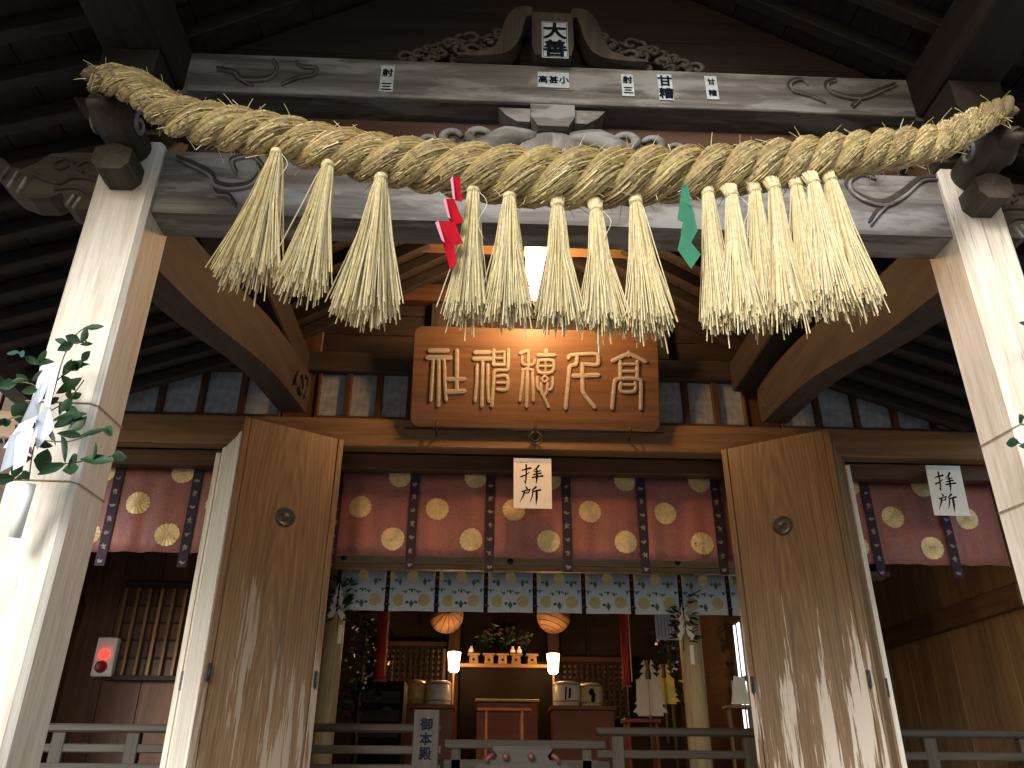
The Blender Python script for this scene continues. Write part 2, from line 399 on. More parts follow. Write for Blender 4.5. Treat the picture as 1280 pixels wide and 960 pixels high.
# ---------------------------------------------------------------- helpers: meshes
class MB:
    def __init__(s): s.v = []; s.f = []; s.sm = []
    def add(s, vs_, fs, smooth=False):
        o = len(s.v)
        s.v += [tuple(p) for p in vs_]
        s.f += [tuple(i + o for i in q) for q in fs]
        s.sm += [smooth] * len(fs)
        return s
    def obox(s, c, ax, ay, az, ch=0.004):       # oriented chamfered box: half-axes as vectors
        c = Vector(c); A = [Vector(ax), Vector(ay), Vector(az)]
        Ls = [a.length for a in A]
        ch = min(ch, min(Ls) * 0.45)
        k = [(l - ch) / l for l in Ls]
        V = []; idx = {}
        for i in range(3):
            for sx in (-1, 1):
                for sy in (-1, 1):
                    for sz in (-1, 1):
                        sg = (sx, sy, sz)
                        p = c.copy()
                        for j in range(3): p += A[j] * sg[j] * (1.0 if j == i else k[j])
                        idx[(i, sg)] = len(V); V.append(p)
        F = []
        for i in range(3):
            j, l = (i + 1) % 3, (i + 2) % 3
            for sg in (-1, 1):
                def g(a, b_):
                    t = [0, 0, 0]; t[i] = sg; t[j] = a; t[l] = b_; return idx[(i, tuple(t))]
                q = [g(-1, -1), g(1, -1), g(1, 1), g(-1, 1)]
                F.append(q if sg > 0 else q[::-1])
        for i in range(3):
            j, l = (i + 1) % 3, (i + 2) % 3
            for a in (-1, 1):
                for b_ in (-1, 1):
                    def t(si, sj, sl):
                        u = [0, 0, 0]; u[i] = si; u[j] = sj; u[l] = sl; return tuple(u)
                    q = [idx[(j, t(-1, a, b_))], idx[(j, t(1, a, b_))], idx[(l, t(1, a, b_))], idx[(l, t(-1, a, b_))]]
                    F.append(q)
        for sx in (-1, 1):
            for sy in (-1, 1):
                for sz in (-1, 1):
                    F.append([idx[(0, (sx, sy, sz))], idx[(1, (sx, sy, sz))], idx[(2, (sx, sy, sz))]])
        return s.add(V, F)
    def box(s, x0, x1, y0, y1, z0, z1, ch=0.004):
        return s.obox(((x0 + x1) / 2, (y0 + y1) / 2, (z0 + z1) / 2), (abs(x1 - x0) / 2, 0, 0), (0, abs(y1 - y0) / 2, 0), (0, 0, abs(z1 - z0) / 2), ch)
    def bar(s, p0, p1, w, h, up=(0, 0, 1), ch=0.003):   # rectangular bar between two points: w sideways, h along up
        p0, p1 = Vector(p0), Vector(p1)
        d = p1 - p0
        side = d.cross(Vector(up)).normalized()
        u2 = side.cross(d).normalized()
        return s.obox((p0 + p1) / 2, d / 2, side * w / 2, u2 * h / 2, ch)
    def prism(s, pts, ext, ch=0):               # polygon (3D points) extruded by a vector
        e = Vector(ext); n = len(pts); pts = [Vector(p) for p in pts]
        V = pts + [p + e for p in pts]
        F = [list(range(n))[::-1], [n + i for i in range(n)]]
        for i in range(n): F.append([i, (i + 1) % n, n + (i + 1) % n, n + i])
        return s.add(V, F)
    def tube(s, path, rad, n=8, cap=True, smooth=True):
        path = [Vector(p) for p in path]
        if isinstance(rad, (int, float)): rad = [rad] * len(path)
        V = []; F = []
        t0 = (path[1] - path[0]).normalized()
        ref = Vector((0, 0, 1)) if abs(t0.z) < 0.9 else Vector((1, 0, 0))
        nrm = t0.cross(ref).normalized()
        for i, p in enumerate(path):
            a = path[max(0, i - 1)]; b_ = path[min(len(path) - 1, i + 1)]
            t = (b_ - a)
            t = t.normalized() if t.length > 1e-9 else t0
            nrm = (nrm - t * nrm.dot(t))
            nrm = nrm.normalized() if nrm.length > 1e-9 else t.orthogonal().normalized()
            bi = t.cross(nrm)
            for k in range(n):
                th = 2 * PI * k / n
                V.append(p + (nrm * math.cos(th) + bi * math.sin(th)) * rad[i])
        for i in range(len(path) - 1):
            for k in range(n):
                F.append([i * n + k, i * n + (k + 1) % n, (i + 1) * n + (k + 1) % n, (i + 1) * n + k])
        if cap:
            F.append(list(range(n))[::-1]); F.append([(len(path) - 1) * n + k for k in range(n)])
        return s.add(V, F, smooth)
    def lathe(s, prof, origin, n=20, axis=(0, 0, 1), xdir=None, smooth=True, sector=1.0):
        ax = Vector(axis).normalized()
        xd = Vector(xdir).normalized() if xdir else ax.orthogonal().normalized()
        yd = ax.cross(xd); o = Vector(origin); V = []; F = []; m = len(prof)
        for r_, h in prof:
            for k in range(n):
                th = 2 * PI * k / n
                V.append(o + ax * h + (xd * math.cos(th) + yd * math.sin(th)) * max(r_, 1e-4))
        for i in range(m - 1):
            for k in range(n): F.append([i * n + k, i * n + (k + 1) % n, (i + 1) * n + (k + 1) % n, (i + 1) * n + k])
        F.append(list(range(n))[::-1]); F.append([(m - 1) * n + k for k in range(n)])
        return s.add(V, F, smooth)
    def stroke(s, pts, w, h, nrm, taper=True):  # raised ribbon along 3D points lying in a plane; w scalar or list
        nrm = Vector(nrm).normalized()
        pts = [Vector(p) for p in pts]
        if isinstance(w, (int, float)): w = [w] * len(pts)
        w = list(w)
        if taper:
            d0 = (pts[0] - pts[1]).normalized(); d1 = (pts[-1] - pts[-2]).normalized()
            pts = [pts[0] + d0 * w[0] * 0.38] + pts + [pts[-1] + d1 * w[-1] * 0.38]
            w = [w[0] * 0.5] + w + [w[-1] * 0.5]
        prof = [(-0.5, 0), (-0.38, 0.8), (0, 1.0), (0.38, 0.8), (0.5, 0)]
        V = []; F = []; m = len(prof)
        for i, p in enumerate(pts):
            a = pts[max(0, i - 1)]; b_ = pts[min(len(pts) - 1, i + 1)]
            ta = (p - a).normalized() if i else (b_ - p).normalized()
            tb = (b_ - p).normalized() if i < len(pts) - 1 else ta
            t = (ta + tb)
            t = t.normalized() if t.length > 1e-6 else ta
            sd = nrm.cross(t).normalized()
            k = 1.0 / max(0.6, abs(t.dot(ta)))
            for q, hh in prof: V.append(p + sd * q * w[i] * k + nrm * h * hh)
        for i in range(len(pts) - 1):
            for k in range(m - 1): F.append([i * m + k, (i + 1) * m + k, (i + 1) * m + k + 1, i * m + k + 1])
        F.append([k for k in range(m)]); F.append([(len(pts) - 1) * m + k for k in range(m)][::-1])
        return s.add(V, F)
    def ribbon(s, pts, wv, th=0.001):           # thin sheet strip: centre points and half-width vectors
        V = []; F = []; n = len(pts)
        for p, q in zip(pts, wv): V += [Vector(p) - Vector(q), Vector(p) + Vector(q)]
        for i in range(n - 1): F.append([2 * i, 2 * i + 1, 2 * i + 3, 2 * i + 2])
        return s.add(V, F)
    def build(s, name, mat, parent=None, solid=0, smooth=None, stuff=False):
        me = bpy.data.meshes.new(name)
        me.from_pydata(s.v, [], s.f)
        me.polygons.foreach_set('use_smooth', s.sm if smooth is None else [smooth] * len(s.f))
        bm = bmesh.new(); bm.from_mesh(me)
        if not solid: bmesh.ops.recalc_face_normals(bm, faces=bm.faces)
        bm.to_mesh(me); bm.free()
        me.materials.append(MATS[mat])
        o = bpy.data.objects.new(name, me)
        COL.objects.link(o)
        if parent: o.parent = parent
        if name in ('woven_motif', 'leaf_spray', 'rib', 'blossom', 'foliage', 'tassel', 'stem'): o['kind'] = 'stuff'
        if solid:
            md = o.modifiers.new('thickness', 'SOLIDIFY'); md.thickness = solid; md.offset = 0
        return o
def tag(o, label, cat, group=None):
    o['label'] = label; o['category'] = cat
    if group: o['group'] = group
    return o
def thing(name, label, cat, loc=(0, 0, 0), group=None):
    o = bpy.data.objects.new(name, None)
    o.empty_display_size = 0.1
    COL.objects.link(o)
    ROOTS.append((o, Vector(loc)))
    return tag(o, label, cat, group)
ROOTS = []
def mesh_copy(o, parent, dx=0, dy=0, dz=0):
    c = o.copy(); COL.objects.link(c); c.parent = parent
    c.location = Vector(o.location) + Vector((dx, dy, dz))
    return c
def bez(p0, p1, p2, n=8):
    p0, p1, p2 = Vector(p0), Vector(p1), Vector(p2)
    return [p0 * (1 - t) ** 2 + p1 * 2 * t * (1 - t) + p2 * t * t for t in [i / n for i in range(n + 1)]]
def smooth_pts(pts, n=6):                       # Catmull-Rom through points
    pts = [Vector(p) for p in pts]; out = []
    for i in range(len(pts) - 1):
        a = pts[max(0, i - 1)]; b = pts[i]; c = pts[i + 1]; d = pts[min(len(pts) - 1, i + 2)]
        for k in range(n):
            t = k / n
            out.append(0.5 * ((2 * b) + (c - a) * t + (2 * a - 5 * b + 4 * c - d) * t * t + (3 * b - a - 3 * c + d) * t ** 3))
    out.append(pts[-1])
    return out
def text_mesh(body, size, offset, mat, name, parent, org, xd, yd, nrm, spacing=1.0, depth=0.0015):
    """Characters stacked downwards from org (top centre), each a mesh part."""
    o = Vector(org); xd, yd, nrm = Vector(xd), Vector(yd), Vector(nrm)
    for i, ch in enumerate(body):
        cu = bpy.data.curves.new(name, 'FONT'); cu.body = ch; cu.size = size; cu.extrude = 0
        tmp = bpy.data.objects.new(name, cu); COL.objects.link(tmp)
        me0 = bpy.data.meshes.new_from_object(tmp)
        bpy.data.objects.remove(tmp); bpy.data.curves.remove(cu)
        xs = [v.co.x for v in me0.vertices]; ys = [v.co.y for v in me0.vertices]
        cx, cyy = (min(xs) + max(xs)) / 2, (min(ys) + max(ys)) / 2
        base = o - yd * (size * 0.5 + i * size * spacing)
        vv = [(v.co.x - cx, v.co.y - cyy) for v in me0.vertices]; ff = [tuple(p.vertices) for p in me0.polygons]
        bpy.data.meshes.remove(me0)
        V = []; F = []
        for k, (ox, oy) in enumerate(((0, 0), (1, 0), (-1, 0), (0, 1), (0, -1), (.7, .7), (-.7, .7), (.7, -.7), (-.7, -.7))):
            n0 = len(V)
            V += [tuple(base + xd * (a + ox * offset) + yd * (b + oy * offset) + nrm * (depth + k * .00006)) for a, b in vv]
            F += [tuple(q + n0 for q in f) for f in ff]
            if offset == 0: break
        me = bpy.data.meshes.new(name); me.from_pydata(V, [], F); me.materials.append(MATS[mat])
        ob = bpy.data.objects.new(name, me); COL.objects.link(ob); ob.parent = parent
        ob['kind'] = 'stuff'

# ================================================================= the setting
g = MB(); g.add([(-150, -150, 0), (150, -150, 0), (150, 150, 0), (-150, 150, 0)], [[0, 1, 2, 3]])
gr = g.build('ground', 'gravel'); gr['kind'] = 'structure'
path = MB().box(-0.9, 1.5, -8, 2.2, -0.2, 0.02, 0.01).build('path', 'stone'); path['kind'] = 'structure'

# ================================================================= the shrine hall
CX = 0.305            # porch axis
HX = 0.40             # hall axis
LP, RP = (-1.647, -1.402), (2.013, 2.258)       # front faces of the two porch pillars
YP0, YP1 = 2.70, 2.945
YF = 5.70             # hall front
hall = thing('shrine_hall', 'weathered wooden shrine hall with gabled porch, carved beams and open folding doors', 'building', (HX, 5.7, 0))

# -- porch pillars on stone bases
for (x0, x1) in (LP, RP):
    p = MB().box(x0, x1, YP0, YP1, 0.25, 4.02, 0.020).build('porch_pillar', 'pillar_wood', hall)
    MB().box(x0 - 0.1, x1 + 0.1, YP0 - 0.1, YP1 + 0.1, 0, 0.25, 0.03).build('stone_base', 'stone', p)

# -- lower rainbow beam between the pillars (slightly arched underside) and upper rainbow beam
def arched(x0, x1, y0, y1, z0, z1, rise, n=14):
    top = [(x1 + (x0 - x1) * i / n, y0, z1) for i in range(n + 1)]
    bot = []
    for i in range(n + 1):
        t = i / n
        k = min(1, min(t, 1 - t) / 0.12)
        bot.append((x0 + (x1 - x0) * t, y0, z0 + rise * (k * k * (3 - 2 * k))))
    return MB().prism(bot + top, (0, y1 - y0, 0))
LB = (3.655, 3.985)
lower = arched(LP[1] - 0.01, RP[0] + 0.01, 2.735, 2.90, LB[0], LB[1], 0.0).build('rainbow_beam', 'grey_wood_X', hall)
UB = (4.30, 4.56)
upper = arched(-1.42, 2.03, 2.715, 2.90, UB[0], UB[1], 0.022).build('rainbow_beam', 'grey_wood_X', hall)
MB().box(-1.36, 1.97, 2.690, 2.714, UB[0] + 0.004, UB[0] + 0.040, 0.004).build('moulding', 'grey_wood_X', upper)
MB().box(-1.30, 1.90, 2.80, 2.98, LB[1] + 0.02, UB[0] - 0.03, 0.004).build('infill_board', 'brown_wood_X', hall)

# carved cloud scrolls at the beam ends: a raised ridge beside a dark ribbon coloured as shade and grime in the cut
def scroll(parent, pts_px, Y, w=0.026):
    pts = [P(x, y, Y) for x, y in pts_px]
    pts = [Vector((p.x, Y, p.z)) for p in smooth_pts(pts, 5)]
    nrm = (0, -1, 0)
    n = len(pts)
    ws = [w * (0.35 + 0.65 * math.sin(PI * min(1, max(0.08, i / (n - 1) * 0.92 + 0.06)))) for i in range(n)]
    MB().stroke(pts, ws, 0.004, nrm).build('groove_shade_line', 'groove', parent)
    off = [p + Vector((0.004, 0, -w * 0.75)) for p in pts]
    MB().stroke(off, [v * 0.55 for v in ws], 0.014, nrm).build('carved_ridge', 'grey_wood_X', parent)
YS = 2.733
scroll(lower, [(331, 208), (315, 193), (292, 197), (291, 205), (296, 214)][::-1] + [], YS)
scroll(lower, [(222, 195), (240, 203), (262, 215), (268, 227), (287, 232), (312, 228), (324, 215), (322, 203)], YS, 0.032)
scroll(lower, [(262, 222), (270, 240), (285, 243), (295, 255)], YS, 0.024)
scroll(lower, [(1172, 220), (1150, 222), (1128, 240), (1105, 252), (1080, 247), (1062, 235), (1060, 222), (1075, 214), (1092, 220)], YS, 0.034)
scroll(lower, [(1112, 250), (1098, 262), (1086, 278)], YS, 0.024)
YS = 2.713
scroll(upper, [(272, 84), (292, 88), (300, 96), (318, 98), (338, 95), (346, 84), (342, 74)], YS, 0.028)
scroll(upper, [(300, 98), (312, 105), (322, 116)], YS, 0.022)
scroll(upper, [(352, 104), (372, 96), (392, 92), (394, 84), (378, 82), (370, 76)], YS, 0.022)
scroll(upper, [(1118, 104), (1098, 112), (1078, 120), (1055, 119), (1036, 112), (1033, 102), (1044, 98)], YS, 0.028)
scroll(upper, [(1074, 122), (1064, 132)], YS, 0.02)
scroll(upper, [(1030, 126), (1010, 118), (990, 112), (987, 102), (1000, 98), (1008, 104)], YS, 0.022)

# -- bracket blocks under the upper beam: central one with side arms, and one over each pillar
def bracket(cx, y, z0, w, arm, parent, m='grey_wood_X'):
    b = MB()
    zt = UB[0] - 0.004
    h = zt - z0
    b.prism([(cx - w * .34, y, z0), (cx + w * .34, y, z0), (cx + w * .5, y, z0 + h * .45), (cx + w * .5, y, zt), (cx - w * .5, y, zt), (cx - w * .5, y, z0 + h * .45)], (0, 0.2, 0))
    o = b.build('bearing_block', m, parent)
    for s in (-1, 1):
        MB().prism([(cx + s * w * .505, y + .03, zt - .002), (cx + s * arm, y + .03, zt - .002), (cx + s * arm * .86, y + .03, zt - .045), (cx + s * w * .8, y + .03, zt - h * .62), (cx + s * w * .505, y + .03, zt - h * .62)], (0, 0.12, 0)).build('bracket_arm', m, o)
bracket(0.285, 2.69, 4.165, 0.20, 0.245, hall)
for x in (-1.52, 2.13):
    bracket(x, 2.72, 4.06, 0.24, 0.36, hall, 'nosing_wood_X')

# -- frog-leg struts: solid extruded outlines with pierced scrollwork beside them
def frogleg(cx, z0, z1, wb, wt, y, parent, m):
    o = None
    pts = []
    for s, rng in ((-1, range(0, 9)), (1, range(8, -1, -1))):
        for i in rng:
            t = i / 8
            x = wb * (1 - t) ** 2.1 + wt * (1 - (1 - t) ** 2.1)
            pts.append((cx + s * x, y, z0 + (z1 - z0) * t))
    return MB().prism(pts, (0, 0.10, 0)).build('frog_leg_strut', m, parent)
def curl(parent, cx, cz, r, y, turns, s, m, w=None, d=0.05):
    pts = []
    for i in range(15):
        t = i / 14
        a = PI * 0.9 - turns * 2 * PI * t
        rr = r * (1 - 0.75 * t)
        pts.append((cx + s * math.cos(a) * rr, y, cz + math.sin(a) * rr))
    w = w or r * 0.45
    mb = MB().tube(pts, [w * (0.9 - 0.35 * abs(2 * i / 14 - 1)) * .6 for i in range(15)], 6)
    mb.build('carved_scroll', m, parent)
# lower strut, mostly behind the rope: splayed legs around an oval boss
low = MB().box(0.215, 0.355, 2.735, 2.83, 4.10, 4.163, .008).build('frog_leg_strut', 'grey_wood_X', hall)
for s in (-1, 1):
    pts = smooth_pts([(0.285 + s * .075, 2.74, 4.135), (0.285 + s * .20, 2.74, 4.12), (0.285 + s * .30, 2.74, 4.05), (0.285 + s * .36, 2.74, 3.985)], 4)
    MB().tube(pts, [0.03 + 0.032 * min(1, i / 4) for i in range(len(pts))], 8).build('strut_leg', 'grey_wood_X', low)
MB().lathe([(0.17, 0), (0.185, .02), (0.17, .04), (.14, .05), (.04, .056)], (0.285, 2.76, 3.99), 24, (0, -1, 0)).build('oval_boss', 'grey_wood_Z', low)
for s in (-1, 1):
    for dx, dz, r in ((0.335, 4.095, .058), (.455, 4.085, .052), (.555, 4.062, .040), (.40, 4.03, .035), (.63, 4.045, .03)):
        curl(low, 0.285 + s * dx, dz, r, 2.71, 0.9, s, 'grey_wood_X', r * 0.8)
# upper strut: broad centre block with sweeping legs and dense pierced carving
cxu = 0.29
up = MB().prism([(cxu - .085, 2.66, 4.575), (cxu + .085, 2.66, 4.575), (cxu + .098, 2.66, 4.64), (cxu + .098, 2.66, 4.86), (cxu - .098, 2.66, 4.86), (cxu - .098, 2.66, 4.64)], (0, 0.16, 0)).build('frog_leg_strut', 'nosing_wood_Z', hall)
def band(pts, ws, ext):                        # flat curved board: centre line in the XZ plane with widths
    L_, R2_ = [], []
    for i, p in enumerate(pts):
        t = (pts[min(len(pts) - 1, i + 1)] - pts[max(0, i - 1)]).normalized()
        nn = Vector((-t.z, 0, t.x))
        L_.append(p + nn * ws[i] / 2); R2_.append(p - nn * ws[i] / 2)
    V = []; F = []; n = len(pts)
    e = Vector((0, ext, 0))
    for i in range(n): V += [L_[i], R2_[i], R2_[i] + e, L_[i] + e]
    for i in range(n - 1):
        for k in range(4): F.append([4 * i + k, 4 * i + (k + 1) % 4, 4 * i + 4 + (k + 1) % 4, 4 * i + 4 + k])
    F.append([0, 1, 2, 3]); F.append([4 * n - 4 + k for k in range(4)])
    return MB().add(V, F)
for s in (-1, 1):
    pts = smooth_pts([(cxu + s * .095, 2.675, 4.885), (cxu + s * .150, 2.675, 4.875), (cxu + s * .182, 2.675, 4.80), (cxu + s * .20, 2.675, 4.71), (cxu + s * .24, 2.675, 4.63), (cxu + s * .32, 2.675, 4.592), (cxu + s * .45, 2.675, 4.578)], 5)
    n = len(pts)
    MB_ = band(pts, [0.055 + .04 * math.sin(PI * min(1, i / n * 1.25)) - .045 * max(0, i / n - .6) / .4 for i in range(n)], .10)
    lg = MB_.build('strut_leg', 'nosing_wood_Z', up)
    bv = lg.modifiers.new('edge', 'BEVEL'); bv.width = .006; bv.segments = 2; bv.limit_method = 'ANGLE'
    r2 = random.Random(3)
    for i in range(70):
        t = r2.random()
        zz = 4.585 + r2.random() * (0.23 * (1 - t) ** .8 + 0.02)
        curl(up, cxu + s * (.25 + t * .46), zz, 0.018 + r2.random() * 0.028, 2.72 + r2.random() * 0.06, 0.6 + r2.random() * .5, s if r2.random() > .4 else -s, 'nosing_wood_X', 0.026)

# -- nosings in front of the pillars: a six-sided block and a rounded carved head that carries the rope
def nosing(cx):
    y0, y1 = 2.565, 2.72
    w, za, zb = 0.075, 3.735, 3.875
    b = MB().prism([(cx - w, y0, za + .035), (cx - w * .6, y0, za), (cx + w * .6, y0, za), (cx + w, y0, za + .035), (cx + w, y0, zb - .035), (cx, y0, zb), (cx - w, y0, zb - .035)], (0, y1 - y0, 0))
    b.build('beam_nosing', 'nosing_wood_Y', hall)
    h = MB()
    prof = [(0.02, 0), (0.062, .015), (.082, .05), (.090, .11), (.086, .18), (.08, .30)]
    h.lathe(prof, (cx, 2.41, 3.955), 18, (0, 1, 0))
    head = h.build('carved_head_nosing', 'nosing_wood_Y', hall)
    for s in (-1, 1):
        pts = []
        for i in range(14):
            a = PI * .6 + i / 13 * 2.4 * PI
            r_ = .052 * (1 - .7 * i / 13)
            pts.append((cx + s * (.090 - 0.006 * i / 13), 2.55 + math.cos(a) * r_, 3.955 + math.sin(a) * r_))
        MB().tube(pts, 0.010, 6).build('ear_curl', 'grey_wood_Y', head)
        MB().lathe([(.0, 0), (.013, .004), (.016, .010), (.0, .016)], (cx + s * .06, 2.44, 3.985), 10, (s * .6, -.8, .2)).build('eye', 'groove', head)
    tr = smooth_pts([(cx, 2.45, 3.93), (cx, 2.39, 3.905), (cx, 2.36, 3.88), (cx, 2.345, 3.885)], 4)
    MB().tube(tr, [.05 - .002 * i for i in range(len(tr))], 8).build('snout', 'nosing_wood_Y', head)
    for k, dz in enumerate((-.03, 0, .03)):
        MB().tube([(cx - .075, 2.47 + .03 * k, 3.99 + dz), (cx, 2.45 + .03 * k, 4.03 + dz * .6), (cx + .075, 2.47 + .03 * k, 3.99 + dz)], .007, 5).build('brow_ridge', 'grey_wood_Y', head)
for cx in (-1.525, 2.135): nosing(cx)

# -- carved side nosings outside the pillars (open-mouthed scroll silhouettes)
def side_nosing(x0, s):
    def q(u, v): return (x0 + s * u, 2.78, v)
    outl = [q(0, 3.70), q(.10, 3.69), q(.15, 3.72), q(.17, 3.78), q(.22, 3.745), q(.30, 3.745), q(.38, 3.775), q(.455, 3.84), q(.49, 3.90), q(.50, 3.965), q(.46, 3.95), q(.42, 3.905), q(.37, 3.90), q(.33, 3.925), q(.27, 3.99), q(.15, 4.0), q(0, 4.0)]
    o = MB().prism(outl, (0, .12, 0)).build('side_nosing', 'nosing_wood_X', hall)
    for pts, w in (([(.02, 3.84), (.08, 3.86), (.15, 3.86), (.19, 3.83), (.24, 3.84), (.31, 3.87)], .03), ([(.04, 3.76), (.10, 3.80), (.16, 3.80), (.2, 3.79)], .02), ([(.16, 3.94), (.2, 3.96), (.24, 3.93), (.21, 3.90), (.18, 3.92)], .016), ([(.05, 3.92), (.10, 3.95), (.14, 3.92), (.11, 3.89)], .016)):
        pp = [Vector((x0 + s * u, 2.779, v)) for u, v in pts]
        MB().stroke(smooth_pts(pp, 4), w, 0.012, (0, -1, 0)).build('carved_line', 'groove', o)
    for u, za, zb in ((.44, 3.83, 3.89), (.395, 3.795, 3.87), (.35, 3.765, 3.84), (.13, 3.705, 3.755), (.10, 3.695, 3.745)):
        MB().stroke([(x0 + s * u, 2.779, za), (x0 + s * (u - .015), 2.779, zb)], .016, .014, (0, -1, 0)).build('carved_rib', 'grey_wood_X', o)
side_nosing(LP[0] + .005, -1)
side_nosing(RP[1] - .005, 1)

# -- curved tie beams from the pillars back to the hall
for (xa, xb, s) in ((-1.525, -1.42, -1), (2.135, 2.24, 1)):
    pts = smooth_pts([(xa, 2.93, 3.68), (xa + (xb - xa) * .3, 3.6, 3.80), (xa + (xb - xa) * .65, 4.6, 4.04), (xb, 5.55, 4.16)], 5)
    V = []; F = []
    hw, hh = 0.095, 0.16
    for p in pts:
        V += [p + Vector((-hw, 0, -hh)), p + Vector((hw, 0, -hh)), p + Vector((hw + .012, 0, 0)), p + Vector((hw, 0, hh)), p + Vector((-hw, 0, hh)), p + Vector((-hw - .012, 0, 0))]
    for i in range(len(pts) - 1):
        for k in range(6): F.append([i * 6 + k, i * 6 + (k + 1) % 6, i * 6 + 6 + (k + 1) % 6, i * 6 + 6 + k])
    F.append([0, 1, 2, 3, 4, 5]); F.append([(len(pts) - 1) * 6 + k for k in range(6)])
    o = MB().add(V, F).build('curved_tie_beam', 'tie_wood_Y', hall)
    xi = xb - s * (hw + .010)
    sw = [(xi, 5.10, 4.02), (xi, 5.14, 4.12), (xi, 5.24, 4.17), (xi, 5.33, 4.12), (xi, 5.30, 4.04), (xi, 5.22, 4.05)]
    MB().tube(smooth_pts(sw, 4), .014, 6).build('carved_scroll', 'groove', o)
    sw = [(xi, 5.40, 4.06), (xi, 5.46, 4.16), (xi, 5.44, 4.24), (xi, 5.38, 4.22)]
    MB().tube(smooth_pts(sw, 4), .012, 6).build('carved_scroll', 'groove', o)

# -- purlins over the pillars, ridge beam, rafters, roof boards: gable roof whose ridge runs front to back
ROOF_Y0, ROOF_Y1 = 1.25, 13.4
for x in (-1.655, 1.99):
    MB().box(x, x + .27, ROOF_Y0, 5.68, 4.32, 4.58, .012).build('purlin', 'rafter_wood_Y', hall)
for x in (-1.52, 2.125):                       # carved shoulder blocks beside the purlins
    s = -1 if x < CX else 1
    MB().prism([(x - .07, 2.48, 4.09), (x + .07, 2.48, 4.09), (x + .115, 2.48, 4.17), (x + .115, 2.48, 4.31), (x - .115, 2.48, 4.31), (x - .115, 2.48, 4.17)], (0, .22, 0)).build('bearing_block', 'rafter_wood_Y', hall)
RZ, PZ_ = 5.75, 4.60
def roof_z(x):                                 # underside of the roof boards
    d = abs(x - CX)
    if d < 1.95: return RZ - d * (RZ - PZ_) / 1.95
    return PZ_ - (d - 1.95) * 0.36
MB().box(CX - .12, CX + .12, ROOF_Y0, 5.6, RZ - .28, RZ - .02, .01).build('ridge_beam', 'rafter_wood_Y', hall)
raf = {}
EAVE = 3.45
y = ROOF_Y0 + .06
while y < 8.2:
    for s in (-1, 1):
        if s not in raf:
            m = MB()
            for d0, d1 in ((0.02, 1.95), (1.95, EAVE)):
                xa, xb = CX + s * d0, CX + s * d1
                za, zb = roof_z(CX + s * d0) - .055, roof_z(CX + s * d1) - .055
                m.bar((xa, y, za), (xb, y, zb), .062, .085, (0, 0, 1), .004)
            raf[s] = m.build('rafter', 'rafter_wood_X', hall)
            raf[s]['y0'] = y
        else: mesh_copy(raf[s], hall, 0, y - raf[s]['y0'], 0)
    y += 0.235
for s in (-1, 1):
    for d0, d1, nb in ((0.0, 1.95, 8), (1.95, 3.62, 7)):
        for k in range(nb):
            da, db = d0 + (d1 - d0) * k / nb, d0 + (d1 - d0) * (k + 1) / nb - .006
            a = (CX + s * da, 0, roof_z(CX + s * da) + .004); b = (CX + s * db, 0, roof_z(CX + s * db) + .004)
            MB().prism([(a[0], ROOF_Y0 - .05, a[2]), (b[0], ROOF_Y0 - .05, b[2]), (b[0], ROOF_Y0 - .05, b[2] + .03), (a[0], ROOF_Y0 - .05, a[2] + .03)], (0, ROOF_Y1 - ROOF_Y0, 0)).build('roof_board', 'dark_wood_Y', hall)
    # roof covering and bargeboard
    x1, x2 = CX + s * 1.95, CX + s * 3.75
    MB().prism([(CX, ROOF_Y0 - .2, RZ + .05), (x1, ROOF_Y0 - .2, PZ_ + .05), (x2, ROOF_Y0 - .2, roof_z(x2) + .05), (x2, ROOF_Y0 - .2, roof_z(x2) + .17), (x1, ROOF_Y0 - .2, PZ_ + .22), (CX, ROOF_Y0 - .2, RZ + .28)], (0, ROOF_Y1 - ROOF_Y0 + .4, 0)).build('roof_covering', 'copper_roof', hall)
    MB().prism([(CX, ROOF_Y0 - .12, RZ + .045), (CX, ROOF_Y0 - .12, RZ - .28), (x1, ROOF_Y0 - .12, PZ_ - .20), (x2, ROOF_Y0 - .12, roof_z(x2) - .12), (x2, ROOF_Y0 - .12, roof_z(x2) + .045), (x1, ROOF_Y0 - .12, PZ_ + .045)], (0, .06, 0)).build('bargeboard', 'grey_wood_X', hall)
# gable boards behind the upper strut
zz = 4.565
def gable_half(z): return min(1.74, 1.95 * max(.02, RZ - .11 - z) / (RZ - PZ_))
while zz < RZ - .15:
    z2 = min(zz + .157, RZ - .1)
    h0, h1 = gable_half(zz), gable_half(z2)
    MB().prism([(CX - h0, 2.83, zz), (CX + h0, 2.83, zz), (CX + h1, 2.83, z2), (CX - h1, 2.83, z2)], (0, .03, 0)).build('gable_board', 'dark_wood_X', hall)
    zz += .16

# -- hall front: columns, lintel, transom windows, upper beams
for x in (-1.43, 2.23, -3.55, 4.35):
    MB().box(x - .125, x + .125, YF + .02, YF + .27, 1.2, 5.6, .012).build('column', 'brown_wood_Z', hall)
lint = MB().box(-4.6, 5.4, YF - .03, YF + .10, 3.79, 4.02, .008).build('lintel', 'tan_wood_X', hall)
MB().box(-4.6, 5.4, YF + .105, YF + .20, 3.66, 3.785, .005).build('lower_lintel', 'brown_wood_X', hall)
MB().box(-4.6, 5.4, YF - .02, YF + .10, 4.425, 4.60, .006).build('head_beam', 'tie_wood_X', hall)
